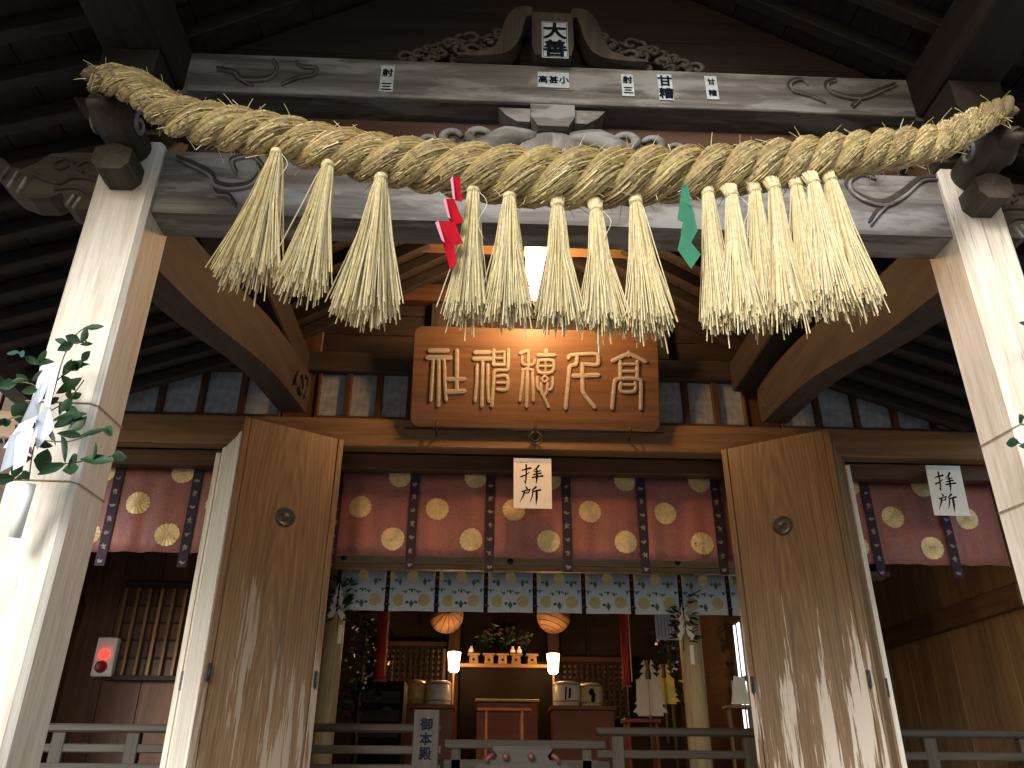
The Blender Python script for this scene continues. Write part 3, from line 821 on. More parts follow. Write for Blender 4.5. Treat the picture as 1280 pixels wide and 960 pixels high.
# transom: sill strip, mullions, glass panes
for xa, xb, nb in ((-4.5, -3.68, 2), (-3.42, -1.56, 6), (-1.30, 2.10, 14), (2.36, 4.22, 6), (4.48, 5.3, 2)):
    win = MB().box(xa, xb, YF + .0, YF + .085, 4.022, 4.05, .003).build('transom_window', 'brown_wood_X', hall)
    for k in range(nb + 1):
        x = xa + (xb - xa) * k / nb
        MB().box(max(xa, x - .024), min(xb, x + .024), YF + .005, YF + .08, 4.051, 4.423, .003).build('mullion', 'brown_wood_Z', win)
        if k < nb:
            x2 = xa + (xb - xa) * (k + 1) / nb
            MB().box(x + .025, x2 - .025, YF + .04, YF + .044, 4.052, 4.422, .001).build('pane', 'window_glass', win)
            MB().box(x + .025, x2 - .025, YF + .046, YF + .062, 4.13, 4.142, .002).build('glazing_bar', 'grey_wood_X', win)
# slanting braces seen through the panes
for s, xs in ((-1, (-2.9, -2.2, -1.15, -.6)), (1, (1.5, 2.0, 2.95, 3.6))):
    for x in xs:
        MB().bar((x, 6.35, 4.70), (x - s * .34, 6.35, 4.12), .05, .05, (0, 1, 0)).build('brace', 'pale_wood_Z', hall)
# boards and beams above the transom
zz = 4.605
k = 0
while zz < 5.55:
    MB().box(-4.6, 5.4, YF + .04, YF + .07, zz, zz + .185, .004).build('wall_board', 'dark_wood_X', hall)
    zz += .19; k += 1
MB().box(-3.3, 3.9, YF - .06, YF + .039, 5.08, 5.24, .006).build('cross_beam', 'brown_wood_X', hall)
for x in (-.38, 1.45):
    MB().box(x - .06, x + .06, YF - .02, YF + .038, 4.605, 5.075, .004).build('stud', 'tie_wood_Z', hall)
MB().box(-1.5, 2.3, 5.02, 5.16, 5.21, 5.33, .006).build('lamp_beam', 'tan_wood_X', hall)
MB().box(-1.5, 2.3, 4.05, 4.17, 5.02, 5.16, .006).build('cross_beam', 'rafter_wood_X', hall)
MB().box(-1.5, 2.3, 3.45, 3.56, 4.60, 4.74, .006).build('cross_beam', 'rafter_wood_X', hall)

# -- folding doors: main leaf with frame, and the second leaf folded behind it
def leaf(a, b, z0, z1, th, name, mat, panel=True):
    a, b = Vector((a[0], a[1], 0)), Vector((b[0], b[1], 0))
    d = b - a; t = d.normalized(); n = Vector((t.y, -t.x, 0))
    if n.y > 0: n = -n                         # n faces the viewer
    L = d.length
    def brd(u0, u1, za, zb, front, back, ch=.004):
        c = a + t * (u0 + u1) / 2 + n * (front + back) / 2 + Vector((0, 0, (za + zb) / 2))
        return MB().obox(c, t * (u1 - u0) / 2, n * abs(front - back) / 2, Vector((0, 0, (zb - za) / 2)), ch)
    o = brd(.046, L - .046, z0, z1, 0, -th).build(name, mat, hall)
    brd(0, .045, z0, z1, .008, -th - .008).build('stile', mat, o)
    brd(L - .045, L, z0, z1, .008, -th - .008).build('stile', mat, o)
    return o, a, t, n, L
DZ = 3.82
for s, hinge, near in ((-1, (-1.035, 5.63), (-1.663, 5.219)), (1, (1.839, 5.665), (2.493, 5.207))):
    o, a, t, n, L = leaf(hinge, near, 1.30, DZ, .035, 'door_leaf', 'door_wood_left' if s < 0 else 'door_wood_right')
    # round recessed pull
    pc = Vector(P(357, 646, 5.42) if s < 0 else P(978, 657, 5.45))
    c = a + t * (pc - a).dot(t) + Vector((0, 0, pc.z))
    MB().lathe([(.066, 0), (.068, .006), (.058, .010), (.05, .003), (.02, .001), (.016, .006), (.004, .008)], c + n * .0005, 28, n).build('door_pull', 'iron', o)
    for zc, u in ((2.12, .03), (2.12, L - .03)):
        MB().obox(a + t * u + n * .014 + Vector((0, 0, zc)), t * .012, n * .006, Vector((0, 0, .05)), .002).build('latch_plate', 'iron', o)
        MB().tube([a + t * u + n * .02 + Vector((0, 0, zc + .05)), a + t * u + n * .035 + Vector((0, 0, zc)), a + t * u + n * .02 + Vector((0, 0, zc - .06))], .005, 6).build('latch_ring', 'iron', o)
    near_v = Vector((near[0], near[1], 0))
    e0 = near_v + Vector((s * .012, .012, 0)); e1 = near_v + Vector((s * .235, .36, 0))
    f, a2, t2, n2, L2 = leaf(e0, e1, 1.30, DZ - .11, .032, 'door_leaf', 'pale_wood_Z' if s < 0 else 'tan_wood_Z')
    MB().obox(e1 + Vector((s * .03, .02, 2.49)), (.018, 0, 0), (0, .018, 0), (0, 0, 1.19), .003).build('jamb_strip', 'pale_wood_Z', f)
    zc = 2.10
    MB().obox(e1 + Vector((s * .0, -.02, zc)), (.008, 0, 0), (0, .008, 0), (0, 0, .06), .002).build('hook', 'iron', f)

# -- floor, veranda, steps
for k in range(16):
    MB().box(-4.6 + k * .625, -4.6 + k * .625 + .62, 4.45, 5.9, 1.14, 1.20, .004).build('veranda_board', 'pale_wood_Y', hall)  # out of view, made pale to bounce daylight into the hall
for k in range(20):
    MB().box(-4.6 + k * .5, -4.6 + k * .5 + .496, 8.2, 13.2, 1.17, 1.25, .004).build('floor_board', 'lacquer_red', hall)
for k in range(10):
    MB().box(-4.6 + k, -4.6 + k + .994, 5.905, 8.19, 1.17, 1.25, .006).build('bounce_floor_mat', 'bounce_tatami', hall)  # unseen pale mats added to bounce daylight up onto the white curtain
for k in range(4):
    MB().box(-1.4, 2.2, 3.25 + k * .3, 3.58 + k * .3, .24 * k + .18, .24 * k + .24, .01).build('step_tread', 'tan_wood_X', hall)
    MB().box(-1.4, 2.2, 3.53 + k * .3, 3.56 + k * .3, max(0, .24 * k - .0), .24 * k + .178, .003).build('step_riser', 'grey_wood_X', hall)
MB().box(-4.6, 5.4, 4.46, 4.52, .0, 1.13, .005).build('skirting', 'dark_wood_X', hall)

# -- inner posts, the light beam over them, ceiling, walls
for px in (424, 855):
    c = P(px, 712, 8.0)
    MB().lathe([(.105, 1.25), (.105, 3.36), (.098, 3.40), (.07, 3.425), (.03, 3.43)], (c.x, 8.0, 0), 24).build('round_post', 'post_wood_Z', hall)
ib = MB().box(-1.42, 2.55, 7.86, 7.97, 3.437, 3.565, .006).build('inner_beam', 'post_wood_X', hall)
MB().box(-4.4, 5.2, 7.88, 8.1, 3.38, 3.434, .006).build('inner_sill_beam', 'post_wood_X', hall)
for px, py in ((430, 697), (638, 702), (847, 703)):
    c = P(px, py, 7.86)
    MB().lathe([(.03, 0), (.028, .012), (.012, .02), (.002, .024)], (c.x, 7.86, c.z), 14, (0, -1, 0)).build('nail_cover', 'iron', ib)
for k in range(22):
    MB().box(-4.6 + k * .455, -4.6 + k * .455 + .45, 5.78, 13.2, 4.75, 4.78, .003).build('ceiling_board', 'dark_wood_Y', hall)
for k in range(10):
    MB().box(-4.6 + k, -4.6 + k + .994, 8.02, 8.06, 3.57, 4.745, .003).build('upper_partition_board', 'dark_wood_X', hall)
# right side wall of the front room: upright planks with a rail, left and back likewise
def side_wall(x, s, y0, y1, mat, matx):
    n = 8
    w = (y1 - y0) / n
    for k in range(n):
        jit = rnd.random() * .006
        MB().box(x + jit, x + .04 + jit, y0 + k * w + .003, y0 + (k + 1) * w - .003, 1.25, 4.74, .004).build('wall_plank', mat, hall)
    MB().box(x - s * .006 - (.06 if s > 0 else 0), x - s * .006 + (0 if s > 0 else .06), y0, y1, 2.72, 2.90, .006).build('wall_rail', matx, hall)
side_wall(4.12, 1, 5.92, 9.0, 'tan_wood_Z', 'brown_wood_Y')
side_wall(-3.50, -1, 5.92, 13.2, 'brown_wood_Z', 'brown_wood_Y')
MB().box(3.86, 4.10, 8.70, 8.94, 1.25, 4.74, .01).build('wall_post', 'tan_wood_Z', hall)
for k in range(3): MB().box(3.05 + k * .35, 3.05 + k * .35 + .346, 9.02, 9.06, 1.25, 4.74, .004).build('partition_board', 'brown_wood_Z', hall)
for k in range(8):
    MB().box(-4.6 + k * 1.25, -4.6 + k * 1.25 + 1.244, 12.45, 12.5, 1.25, 4.74, .004).build('back_wall_board', 'dark_wood_X', hall)
MB().box(-4.6, 5.4, 12.52, 12.56, 0, 4.9, .004).build('outer_back_wall', 'grey_wood_X', hall)
# outer end walls
for x in (-4.64, 5.40):
    for k in range(8):
        MB().box(x, x + .04, 5.8 + k * .93, 5.8 + k * .93 + .925, .0, 4.9, .004).build('outer_wall_board', 'grey_wood_Z', hall)
# left bay: lattice panel on an inner partition
for k in range(6):
    MB().box(-3.48 + k * .33, -3.48 + k * .33 + .326, 7.30, 7.33, 1.25, 4.7, .003).build('partition_board', 'brown_wood_Z', hall)
a = P(160, 735, 7.27); b = P(228, 845, 7.27)
lp = MB().box(a.x - .03, b.x + .25, 7.25, 7.29, b.z - .04, b.z, .004).build('lattice_panel', 'dark_wood_X', hall)
MB().box(a.x - .03, b.x + .25, 7.25, 7.29, a.z, a.z + .05, .004).build('lattice_rail', 'dark_wood_X', lp)
for k in range(9):
    x = a.x + (b.x + .22 - a.x) * k / 8
    MB().box(x - .012, x + .012, 7.255, 7.285, b.z + .001, a.z - .001, .002).build('lattice_bar', 'tan_wood_Z', lp)
for k in range(1, 5):
    z = b.z + (a.z - b.z) * k / 5
    MB().box(a.x, b.x + .22, 7.286, 7.296, z - .008, z + .008, .002).build('lattice_crossbar', 'dark_wood_X', lp)

# -- back of the hall: lattice screens either side of the altar
def lattice(px0, px1, zt, zb, Y, name):
    x0 = P(px0, 830, Y).x; x1 = P(px1, 830, Y).x
    m = MB()
    n = int((x1 - x0) / .075); k = int((zt - zb) / .075)
    for i in range(n + 1):
        x = x0 + (x1 - x0) * i / n
        m.box(x - .018, x + .018, Y, Y + .03, zb, zt, .002)
    for j in range(k + 1):
        z = zb + (zt - zb) * j / k
        m.box(x0, x1, Y + .031, Y + .05, z - .018, z + .018, .002)
    fr = MB().box(x0 - .06, x1 + .06, Y - .01, Y + .06, zt + .02, zt + .09, .004).build('lattice_screen', 'brown_wood_X', hall)
    g2 = m.build('lattice_grid', 'dark_wood_X', fr); g2['kind'] = 'stuff'
    MB().box(x0 - .06, x1 + .06, Y + .10, Y + .11, zb, zt, .002).build('backing_panel', 'tan_paper', fr)
lattice(480, 552, 3.24, 2.30, 12.2, 'l')
lattice(582, 612, 2.98, 2.35, 12.2, 'm')
lattice(655, 682, 2.98, 2.35, 12.2, 'm')
lattice(702, 780, 3.05, 2.30, 12.2, 'r')
for px in (567, 692):
    x = P(px, 830, 12.1).x
    MB().box(x - .085, x + .085, 12.05, 12.2, 1.25, 4.7, .01).build('altar_post', 'brown_wood_Z', hall)

# -- right-hand window in the inner wall with bright slits
for k, (pa, pb) in enumerate((((888, 793), (896, 876)), ((901, 785), (909, 868)))):
    xw = 2.98
    def PX(px, py):
        d = ray(px, py); q = CO + d * (xw / d.x); return q
wx = 2.98
MB().box(wx, wx + .05, 8.15, 12.4, 1.25, 4.6, .005).build('inner_side_wall', 'brown_wood_Y', hall)
wf = MB().box(wx - .02, wx - .001, 8.55, 10.2, 3.16, 3.24, .004).build('side_window', 'brown_wood_Y', hall)
for (ya, yb) in ((8.60, 8.68), (8.74, 8.80), (9.25, 9.33), (9.42, 9.47)):
    for za, zb in ((2.05, 2.52), (2.58, 3.15)):
        MB().box(wx - .012, wx - .002, ya, yb, za, zb, .001).build('paper_pane', 'window_daylight', wf)

# ================================================================= sacred straw rope with tassels
rope = thing('sacred_rope', 'thick twisted straw rope with hanging straw tassels strung between the porch pillars', 'rope', (CX, 2.35, 3.55))
RY = 2.34
rope_px = [(112, 104, .050), (135, 100, .060), (175, 112, .070), (215, 142, .078), (260, 155, .082), (330, 168, .085), (400, 184, .088), (480, 200, .093), (560, 211, .100), (640, 220, .108), (700, 223, .112), (770, 222, .110), (840, 218, .104), (900, 214, .098), (970, 206, .094), (1040, 196, .088), (1110, 187, .080), (1170, 178, .072), (1215, 155, .060), (1245, 140, .050), (1262, 133, .044)]
ctl = []
for x, y, r_ in rope_px:
    p = P(x, y, RY)
    ctl.append((p.x, RY, p.z))
axis = smooth_pts(ctl, 14)
rads = []
for i in range(len(rope_px) - 1):
    for k in range(14):
        t = k / 14
        rads.append(rope_px[i][2] * (1 - t) + rope_px[i + 1][2] * t)
rads.append(rope_px[-1][2])
# resample by arc length
cum = [0.0]
for i in range(1, len(axis)): cum.append(cum[-1] + (axis[i] - axis[i - 1]).length)
TOT = cum[-1]
def rope_at(s):
    s = max(0, min(TOT, s))
    lo, hi = 0, len(cum) - 1
    while hi - lo > 1:
        mid = (lo + hi) // 2
        if cum[mid] <= s: lo = mid
        else: hi = mid
    t = (s - cum[lo]) / max(1e-9, cum[hi] - cum[lo])
    p = axis[lo].lerp(axis[hi], t); r_ = rads[lo] * (1 - t) + rads[hi] * t
    tg = (axis[hi] - axis[lo]).normalized()
    return p, r_, tg
# twist phase: pitch follows the thickness
NS = 420
phase = [0.0]
for i in range(1, NS + 1):
    _, r_, _ = rope_at(TOT * i / NS)
    phase.append(phase[-1] + 2 * PI * (TOT / NS) / (r_ * 3.75))
def strand_pt(i, k, j=0.0):                      # centre of strand k at sample i
    p, r_, tg = rope_at(TOT * i / NS)
    a = phase[min(NS, int(i))] + 2 * PI * k / 3
    up_ = Vector((0, 0, 1)); up_ = (up_ - tg * up_.dot(tg)).normalized()
    fr = tg.cross(up_).normalized()               # towards the back
    if fr.y > 0: fr = -fr
    return p + (fr * math.cos(a) + up_ * math.sin(a)) * r_ * 0.56, r_ * 0.475
for k in range(3):
    pts = []; rr = []
    for i in range(NS + 1):
        c, r_ = strand_pt(i, k)
        pts.append(c); rr.append(r_ * (1 + .05 * math.sin(i * 1.7 + k * 2)))
    MB().tube(pts, rr, 14).build('rope_strand', 'rope_strand', rope)
# straw fibres twisted round every strand
fib = MB()
for k in range(3):
    frames = [strand_pt(i, k) for i in range(NS + 1)]
    for q in range(2300):
        i0 = rnd.randrange(0, NS - 24)
        ln = rnd.randrange(9, 24)
        a0 = rnd.random() * 2 * PI
        sl_ = -(0.012 + rnd.random() * .03)
        lift0 = 1.0 + rnd.random() * .035
        flare = (rnd.random() ** 3) * .6
        path_ = []
        for j in range(0, ln, 3):
            c, r_ = frames[i0 + j]
            c2, _ = frames[min(NS, i0 + j + 1)]
            t = (c2 - c).normalized()
            n1 = t.cross(Vector((0, 0, 1))).normalized(); n2 = t.cross(n1)
            a = a0 + sl_ * j
            lf = lift0 + flare * max(0, (j / ln - .6)) ** 1.5
            path_.append(c + (n1 * math.cos(a) + n2 * math.sin(a)) * r_ * lf)
        w = .0018 + rnd.random() * .0018
        fib.tube(path_, [w] * len(path_), 3, cap=False, smooth=False)
fo = fib.build('rope_fibres', 'rope_straw', rope); fo['kind'] = 'stuff'
# stray stalks sticking out
st = MB()
for q in range(420):
    sarc = rnd.random() * TOT
    p, r_, tg = rope_at(sarc)
    a = rnd.random() * 2 * PI
    up_ = Vector((0, 0, 1)); fr = Vector((0, -1, 0))
    nrm = fr * math.cos(a) + up_ * math.sin(a)
    d = (tg * rnd.uniform(-1, 1) * 1.3 + nrm * rnd.uniform(.35, 1.0) + Vector((0, -.2, 0))).normalized()
    L = rnd.uniform(.02, .07) * (1.5 if rnd.random() < .12 else 1)
    b0 = p + nrm * r_ * .9
    st.tube([b0, b0 + d * L * .5, b0 + d * L + Vector((0, 0, -.1 * L))], [.0019, .0016, .0012], 3, cap=False, smooth=False)
so = st.build('stray_stalks', 'straw', rope); so['kind'] = 'stuff'
# tassels: (neck x, y), (bottom centre x, y), half-width of the bottom in pixels
TAS = [((346, 193), (306, 352), 45), ((410, 208), (375, 366), 36), ((476, 224), (454, 400), 46),
       ((592, 240), (583, 398), 29), ((637, 247), (635, 400), 31), ((697, 258), (699, 408), 31), ((745, 263), (755, 412), 29), ((795, 254), (815, 414), 33),
       ((885, 242), (901, 410), 25), ((915, 245), (931, 406), 27), ((944, 240), (960, 402), 26), ((968, 236), (988, 398), 27), ((995, 233), (1018, 392), 29), ((1017, 229), (1046, 388), 30), ((1038, 226), (1078, 384), 30)]
for ti, (nk, bt, hw) in enumerate(TAS):
    yy = RY - .02 - (0.035 * (ti % 2) if ti > 7 else 0)
    n0 = P(*nk, yy); b0 = P(*bt, yy)
    top = n0 + Vector((0, .02, .055))
    wd = abs(P(bt[0] + hw, bt[1], yy).x - P(bt[0], bt[1], yy).x)
    m = MB()
    dv = (b0 - n0)
    for q in range(260):
        a = rnd.random() * 2 * PI; rr = math.sqrt(rnd.random())
        ln = min(1.07, max(.84, rnd.gauss(.97, .038))) * (1 + (.10 if rnd.random() < .05 else 0))
        e = Vector((math.cos(a) * rr * wd, math.sin(a) * rr * wd * .75, 0))
        e.x *= rnd.uniform(.85, 1.12)
        if rnd.random() < .04: e *= 1.4
        s0 = top + Vector((math.cos(a) * .030 * rr, math.sin(a) * .028 * rr, 0))
        s1 = n0 + Vector((math.cos(a) * .021 * rr, math.sin(a) * .021 * rr, 0))
        md = n0 + dv * .42 * ln + e * rnd.uniform(.37, .52) + Vector((rnd.gauss(0, .004), rnd.gauss(0, .004), 0))
        q3 = n0 + dv * ln + e + Vector((rnd.uniform(-.012, .012), rnd.uniform(-.012, .012), 0)) - Vector((0, 0, .02 * rr * rr * -1))
        w = rnd.uniform(.0018, .0032)
        s2 = s1 + (md - s1) * .35 + e * .02
        m.tube([s0, s1, s2, md, q3], [w, w, w, w, w * .9], 3, cap=True, smooth=False)
    o = m.build('tassel', 'straw', rope)
    MB().lathe([(.022, -.013), (.0255, -.008), (.0255, .008), (.022, .013)], n0, 12, (top - n0)).build('binding', 'straw_mat', o)
    if ti % 3 == 0:                              # a bent thread hanging from the tie
        MB().tube(smooth_pts([n0 + Vector((.015, -.01, 0)), n0 + Vector((.05, -.015, -.06)), n0 + Vector((.02, -.02, -.15)), n0 + Vector((.04, -.02, -.22))], 4), .0012, 4).build('loose_thread', 'straw', o)

# ---------------------------------------------------------------- zigzag paper streamers in the rope
def px_poly(pts, Y, lean=0):
    return [P(x, y, Y + lean * i) for i, (x, y) in enumerate(pts)]
red = thing('paper_streamer', 'folded red and pink zigzag paper streamer hanging from the straw rope', 'streamer', P(565, 330, 2.28))
segs_r = [[(564, 222), (575, 220), (578, 252), (567, 250)], [(555, 249), (567, 248), (580, 278), (565, 281), (560, 272)], [(545, 277), (568, 277), (579, 304), (565, 306), (552, 300)], [(552, 300), (567, 305), (571, 330), (563, 337), (558, 322)]]
for i, sg in enumerate(segs_r):
    Yb = 2.23 + .012 * (i % 2)
    MB().prism([P(x, y, Yb + .006 * j) for j, (x, y) in enumerate(sg)], (0, .0018, 0)).build('red_fold', 'red_paper', red)
for sg in ([(563, 224), (566, 219), (569, 250), (566, 248)], [(554, 250), (557, 247), (563, 273), (560, 272)], [(544, 278), (548, 276), (556, 303), (552, 300)]):
    MB().prism([P(x, y, 2.222) for x, y in sg], (0, .0015, 0)).build('pink_edge', 'pink_paper', red)
gre = thing('paper_streamer', 'green zigzag paper streamer of lozenge folds hanging from the straw rope', 'streamer', P(860, 335, 2.27))
for i, sg in enumerate([[(852, 232), (860, 230), (864, 258), (850, 250)], [(850, 250), (865, 258), (869, 270), (860, 280), (847, 274)], [(855, 272), (868, 269), (872, 288), (864, 303), (851, 291)], [(852, 291), (864, 303), (876, 318), (864, 336), (847, 312)]]):
    MB().prism([P(x, y, 2.225 + .008 * (i % 2) + .004 * j) for j, (x, y) in enumerate(sg)], (0, .0018, 0)).build('green_fold', 'green_paper', gre)

# ================================================================= name plaque
PT = math.radians(13)
po = P(669, 537, 5.60)
pn = Vector((0, -math.cos(PT), -math.sin(PT)))     # top leans forward, face looks slightly down
pu = Vector((0, -math.sin(PT), math.cos(PT)))
pr = Vector((1, 0, 0))
plq = thing('name_plaque', 'brown rounded wooden plaque with raised seal-script shrine name above the doors', 'sign', po)
q0 = PN(512, 533, po, pn); q1 = PN(826, 539, po, pn); q2 = PN(512, 407, po, pn)
def loc2(p): d = p - po; return d.dot(pr), d.dot(pu)
ux0, _ = loc2(q0); ux1, _ = loc2(q1); _, vz1 = loc2(q2)
vz0 = 0.0
vz1 = max(vz1, .80)
R_ = .07
out = []
for cxx, czz, a0 in ((ux1 - R_, vz0 + R_, -90), (ux1 - R_, vz1 - R_, 0), (ux0 + R_, vz1 - R_, 90), (ux0 + R_, vz0 + R_, 180)):
    for k in range(6):
        a = math.radians(a0 + 18 * k)
        out.append(po + pr * (cxx + math.cos(a) * R_) + pu * (czz + math.sin(a) * R_))
bd = MB().prism([p - pn * .05 for p in out], pn * .05).build('board', 'plaque_wood', plq)
bv = bd.modifiers.new('edge', 'BEVEL'); bv.width = .008; bv.segments = 2; bv.limit_method = 'ANGLE'
def c1(x, y): return (500 + x * .1458, 400 + y * .1458)
def c2(x, y): return (660 + x * .151, 400 + y * .151)
SH = [(c1, [([(258, 265), (410, 265)], 46), ([(238, 325), (434, 325)], 46), ([(283, 345), (262, 690)], 30), ([(332, 345), (328, 735)], 34), ([(378, 345), (385, 560), (395, 690)], 30), ([(487, 262), (485, 600)], 38), ([(410, 508), (552, 508)], 42), ([(402, 617), (552, 612)], 46)]),
      (c1, [([(645, 280), (770, 278)], 42), ([(637, 335), (775, 335)], 44), ([(660, 385), (655, 540), (642, 695)], 30), ([(708, 355), (700, 740)], 32), ([(752, 385), (750, 560), (760, 700)], 30), ([(803, 258), (800, 385)], 34), ([(810, 278), (895, 275)], 26), ([(810, 330), (895, 330)], 26), ([(808, 385), (895, 385)], 32), ([(893, 278), (893, 385)], 22), ([(928, 255), (926, 400), (912, 432), (815, 437), (803, 520), (786, 740)], 31), ([(830, 486), (917, 484), (914, 594), (835, 596)], 32), ([(830, 540), (912, 540)], 26)]),
      None,
      (c2, [([(335, 318), (360, 292), (520, 280), (572, 288), (583, 320), (572, 372), (470, 366)], 34), ([(405, 305), (398, 368), (348, 385), (336, 480), (312, 730)], 35), ([(452, 365), (452, 560), (472, 625), (548, 722)], 36), ([(375, 465), (580, 457)], 42)]),
      (c2, [([(700, 340), (760, 312), (835, 284), (905, 312), (970, 345)], 37), ([(835, 266), (835, 296)], 34), ([(765, 345), (765, 478)], 33), ([(905, 345), (905, 478)], 33), ([(770, 367), (900, 367)], 28), ([(770, 425), (900, 425)], 28), ([(697, 732), (716, 525), (738, 492), (835, 484), (912, 492), (936, 525), (932, 735)], 33), ([(768, 520), (772, 590), (882, 590), (888, 520)], 30), ([(772, 537), (885, 537)], 26)])]
for grp in SH:
    m = MB()
    if grp is None:
        items = [(c1, p, w) for p, w in [([(1030, 288), (1062, 275), (1100, 265)], 34), ([(1103, 265), (1100, 400)], 30), ([(1050, 312), (1046, 365), (1066, 385), (1138, 385), (1154, 345)], 28), ([(1052, 432), (1095, 416), (1138, 432)], 30), ([(1055, 435), (1045, 560), (1027, 692)], 30), ([(1092, 420), (1085, 740)], 34), ([(1135, 435), (1140, 560), (1142, 692)], 30)]]
        items += [(c2, p, w) for p, w in [([(150, 250), (150, 295)], 34), ([(84, 292), (218, 292)], 34), ([(85, 338), (87, 432), (198, 432), (203, 338), (90, 338)], 30), ([(90, 384), (200, 384)], 22), ([(145, 325), (145, 430)], 20), ([(76, 475), (76, 550), (92, 578), (112, 570)], 26), ([(140, 462), (116, 490), (136, 514), (163, 494), (145, 466)], 20), ([(204, 475), (204, 540), (190, 576), (168, 578)], 25), ([(106, 525), (112, 600), (132, 640), (168, 720)], 29), ([(163, 525), (154, 600), (132, 640)], 26)]]
    else: items = [(grp[0], p, w) for p, w in grp[1]]
    for cf, pts, w in items:
        pp = [PN(*cf(*xy), po + pn * .001, pn) for xy in pts]
        if len(pp) > 3: pp = smooth_pts(pp, 3)
        kpx = .1458 if cf is c1 else .151
        wl = w * kpx * .0064
        m.stroke(pp, wl, .012 + rnd.random() * .001, pn)
    m.build('raised_character', 'letter_wood', plq)
for px, py in ((546, 534), (669, 537), (787, 539)):
    c = PN(px, py, po, pn) + pn * .01
    m = MB().tube([c + Vector((0, .06, -.05)), c + Vector((0, -.02, -.045)), c + Vector((0, -.03, .0)), c + Vector((0, -.025, .035))], .008, 6)
    m.build('hook', 'iron', plq)
ringc = P(669, 549, 5.62)
for rr, dz in ((.052, 0), (.036, .012)):
    pts = [ringc + Vector((math.cos(a) * rr, -.02, math.sin(a) * rr + dz)) for a in [i * 2 * PI / 20 for i in range(21)]]
    MB().tube(pts, .006, 6, cap=False).build('iron_ring', 'iron', plq)
MB().tube([P(505, 535, 5.61), P(830, 541, 5.61)], .006, 6).build('support_rod', 'iron', plq)

# ================================================================= brush-written notices
BR = [([(240, 285), (300, 264), (360, 250)], [14, 22, 26]), ([(298, 205), (300, 300), (295, 400), (287, 462), (268, 430)], [22, 18, 20, 24, 8]), ([(228, 375), (290, 350), (345, 308)], [22, 18, 8]), ([(467, 212), (442, 248), (395, 287)], [26, 20, 8]), ([(408, 302), (485, 286)], [16, 18]), ([(395, 342), (495, 318)], [18, 20]), ([(380, 382), (450, 365), (520, 357)], [22, 18, 24]), ([(440, 262), (440, 380), (428, 475)], [20, 28, 5]),
      ([(290, 508), (308, 538)], [12, 24]), ([(240, 580), (345, 548), (326, 594), (270, 602)], [18, 20, 16, 12]), ([(276, 570), (256, 640), (212, 725)], [20, 18, 5]), ([(427, 512), (375, 560)], [24, 14]), ([(386, 570), (376, 640), (345, 718)], [16, 16, 5]), ([(385, 577), (485, 550)], [16, 24]), ([(436, 565), (434, 660), (425, 757)], [26, 28, 5])]
def notice(tl, tr, bl, br, Y, label):
    A, B_, C_, D_ = P(*tl, Y), P(*tr, Y), P(*bl, Y), P(*br, Y)
    t = thing('paper_notice', label, 'notice', C_)
    def uv(u, v): return (A * (1 - u) + B_ * u) * (1 - v) + (C_ * (1 - u) + D_ * u) * v
    MB().prism([A, B_, D_, C_], (0, .003, 0)).build('paper_sheet', 'paper', t)
    m = MB().prism([uv(0, -.04) + Vector((0, -.002, 0)), uv(1, -.04) + Vector((0, -.002, 0)), uv(1, .05) + Vector((0, -.002, 0)), uv(0, .05) + Vector((0, -.002, 0))], (0, .0015, 0))
    m.build('tape_strip', 'plastic_film', t)
    sx = (B_ - A).length / 505
    k = 0
    for pts, ws in BR:
        pp = [uv((x - 130) / 505, (y - 140) / 665) + Vector((0, -.0008 - .0001 * k, 0)) for x, y in pts]
        k += 1
        MB().stroke(pp, [w * sx * 1.1 for w in ws], .0008, (0, -1, 0)).build('brush_stroke', 'ink', t)
    MB().lathe([(.006, 0), (.006, .004), (.001, .006)], uv(.2, .02) + Vector((0, -.003, 0)), 8, (0, -1, 0)).build('pin', 'ceramic', t)
notice((642, 575), (689, 576), (642, 635), (690, 636), 5.655, 'white brush-lettered notice hanging from the middle of the lintel under the plaque')
notice((1157, 584), (1200, 585), (1168, 644), (1213, 645), 5.655, 'white brush-lettered notice on the right-hand lintel beside the pale pillar')

# ================================================================= name stickers on the porch beam
def sticker(px0, py0, px1, py1, Y, chars, label, size_k=.8, vertical=True, border=False):
    A, B_ = P(px0, py0, Y), P(px1, py0, Y); C_ = P(px0, py1, Y)
    x0, x1, z1, z0 = A.x, B_.x, A.z, C_.z
    t = thing('name_sticker', label, 'sticker', (x0, Y, z0))
    MB().box(x0, x1, Y - .002, Y, z0, z1, .0004).build('paper_slip', 'sticker_paper', t)
    if border:
        for bx in ((x0 + .004, x0 + .007, z0 + .004, z1 - .004), (x1 - .007, x1 - .004, z0 + .004, z1 - .004), (x0 + .008, x1 - .008, z0 + .004, z0 + .007), (x0 + .008, x1 - .008, z1 - .007, z1 - .004)):
            MB().box(bx[0], bx[1], Y - .003, Y - .0021, bx[2], bx[3], .0002).build('border_line', 'blue_ink', t)
    w, h = x1 - x0, z1 - z0
    if vertical:
        sz = min(w * 1.02, h / len(chars)) * size_k * 1.1
        sp = h * .96 / len(chars) / sz
        text_mesh(chars, sz, sz * .035, 'blue_ink', 'printed_character', t, ((x0 + x1) / 2, Y - .003, z1 - h * .02 - (sp - 1) * sz * .5), (1, 0, 0), (0, 0, 1), (0, -1, 0), sp, .0005)
    else:
        n = len(chars); sz = min(h, w / n) * size_k * 1.12
        for i, ch in enumerate(chars):
            text_mesh(ch, sz, sz * .035, 'blue_ink', 'printed_character', t, (x0 + w * (i + .5) / n, Y - .003, (z0 + z1) / 2 + sz / 2), (1, 0, 0), (0, 0, 1), (0, -1, 0), 1, .0005)
sticker(677, 27, 709, 72, 2.657, '大善', 'large framed name sticker with two bold characters on the carved strut', .86, border=True)
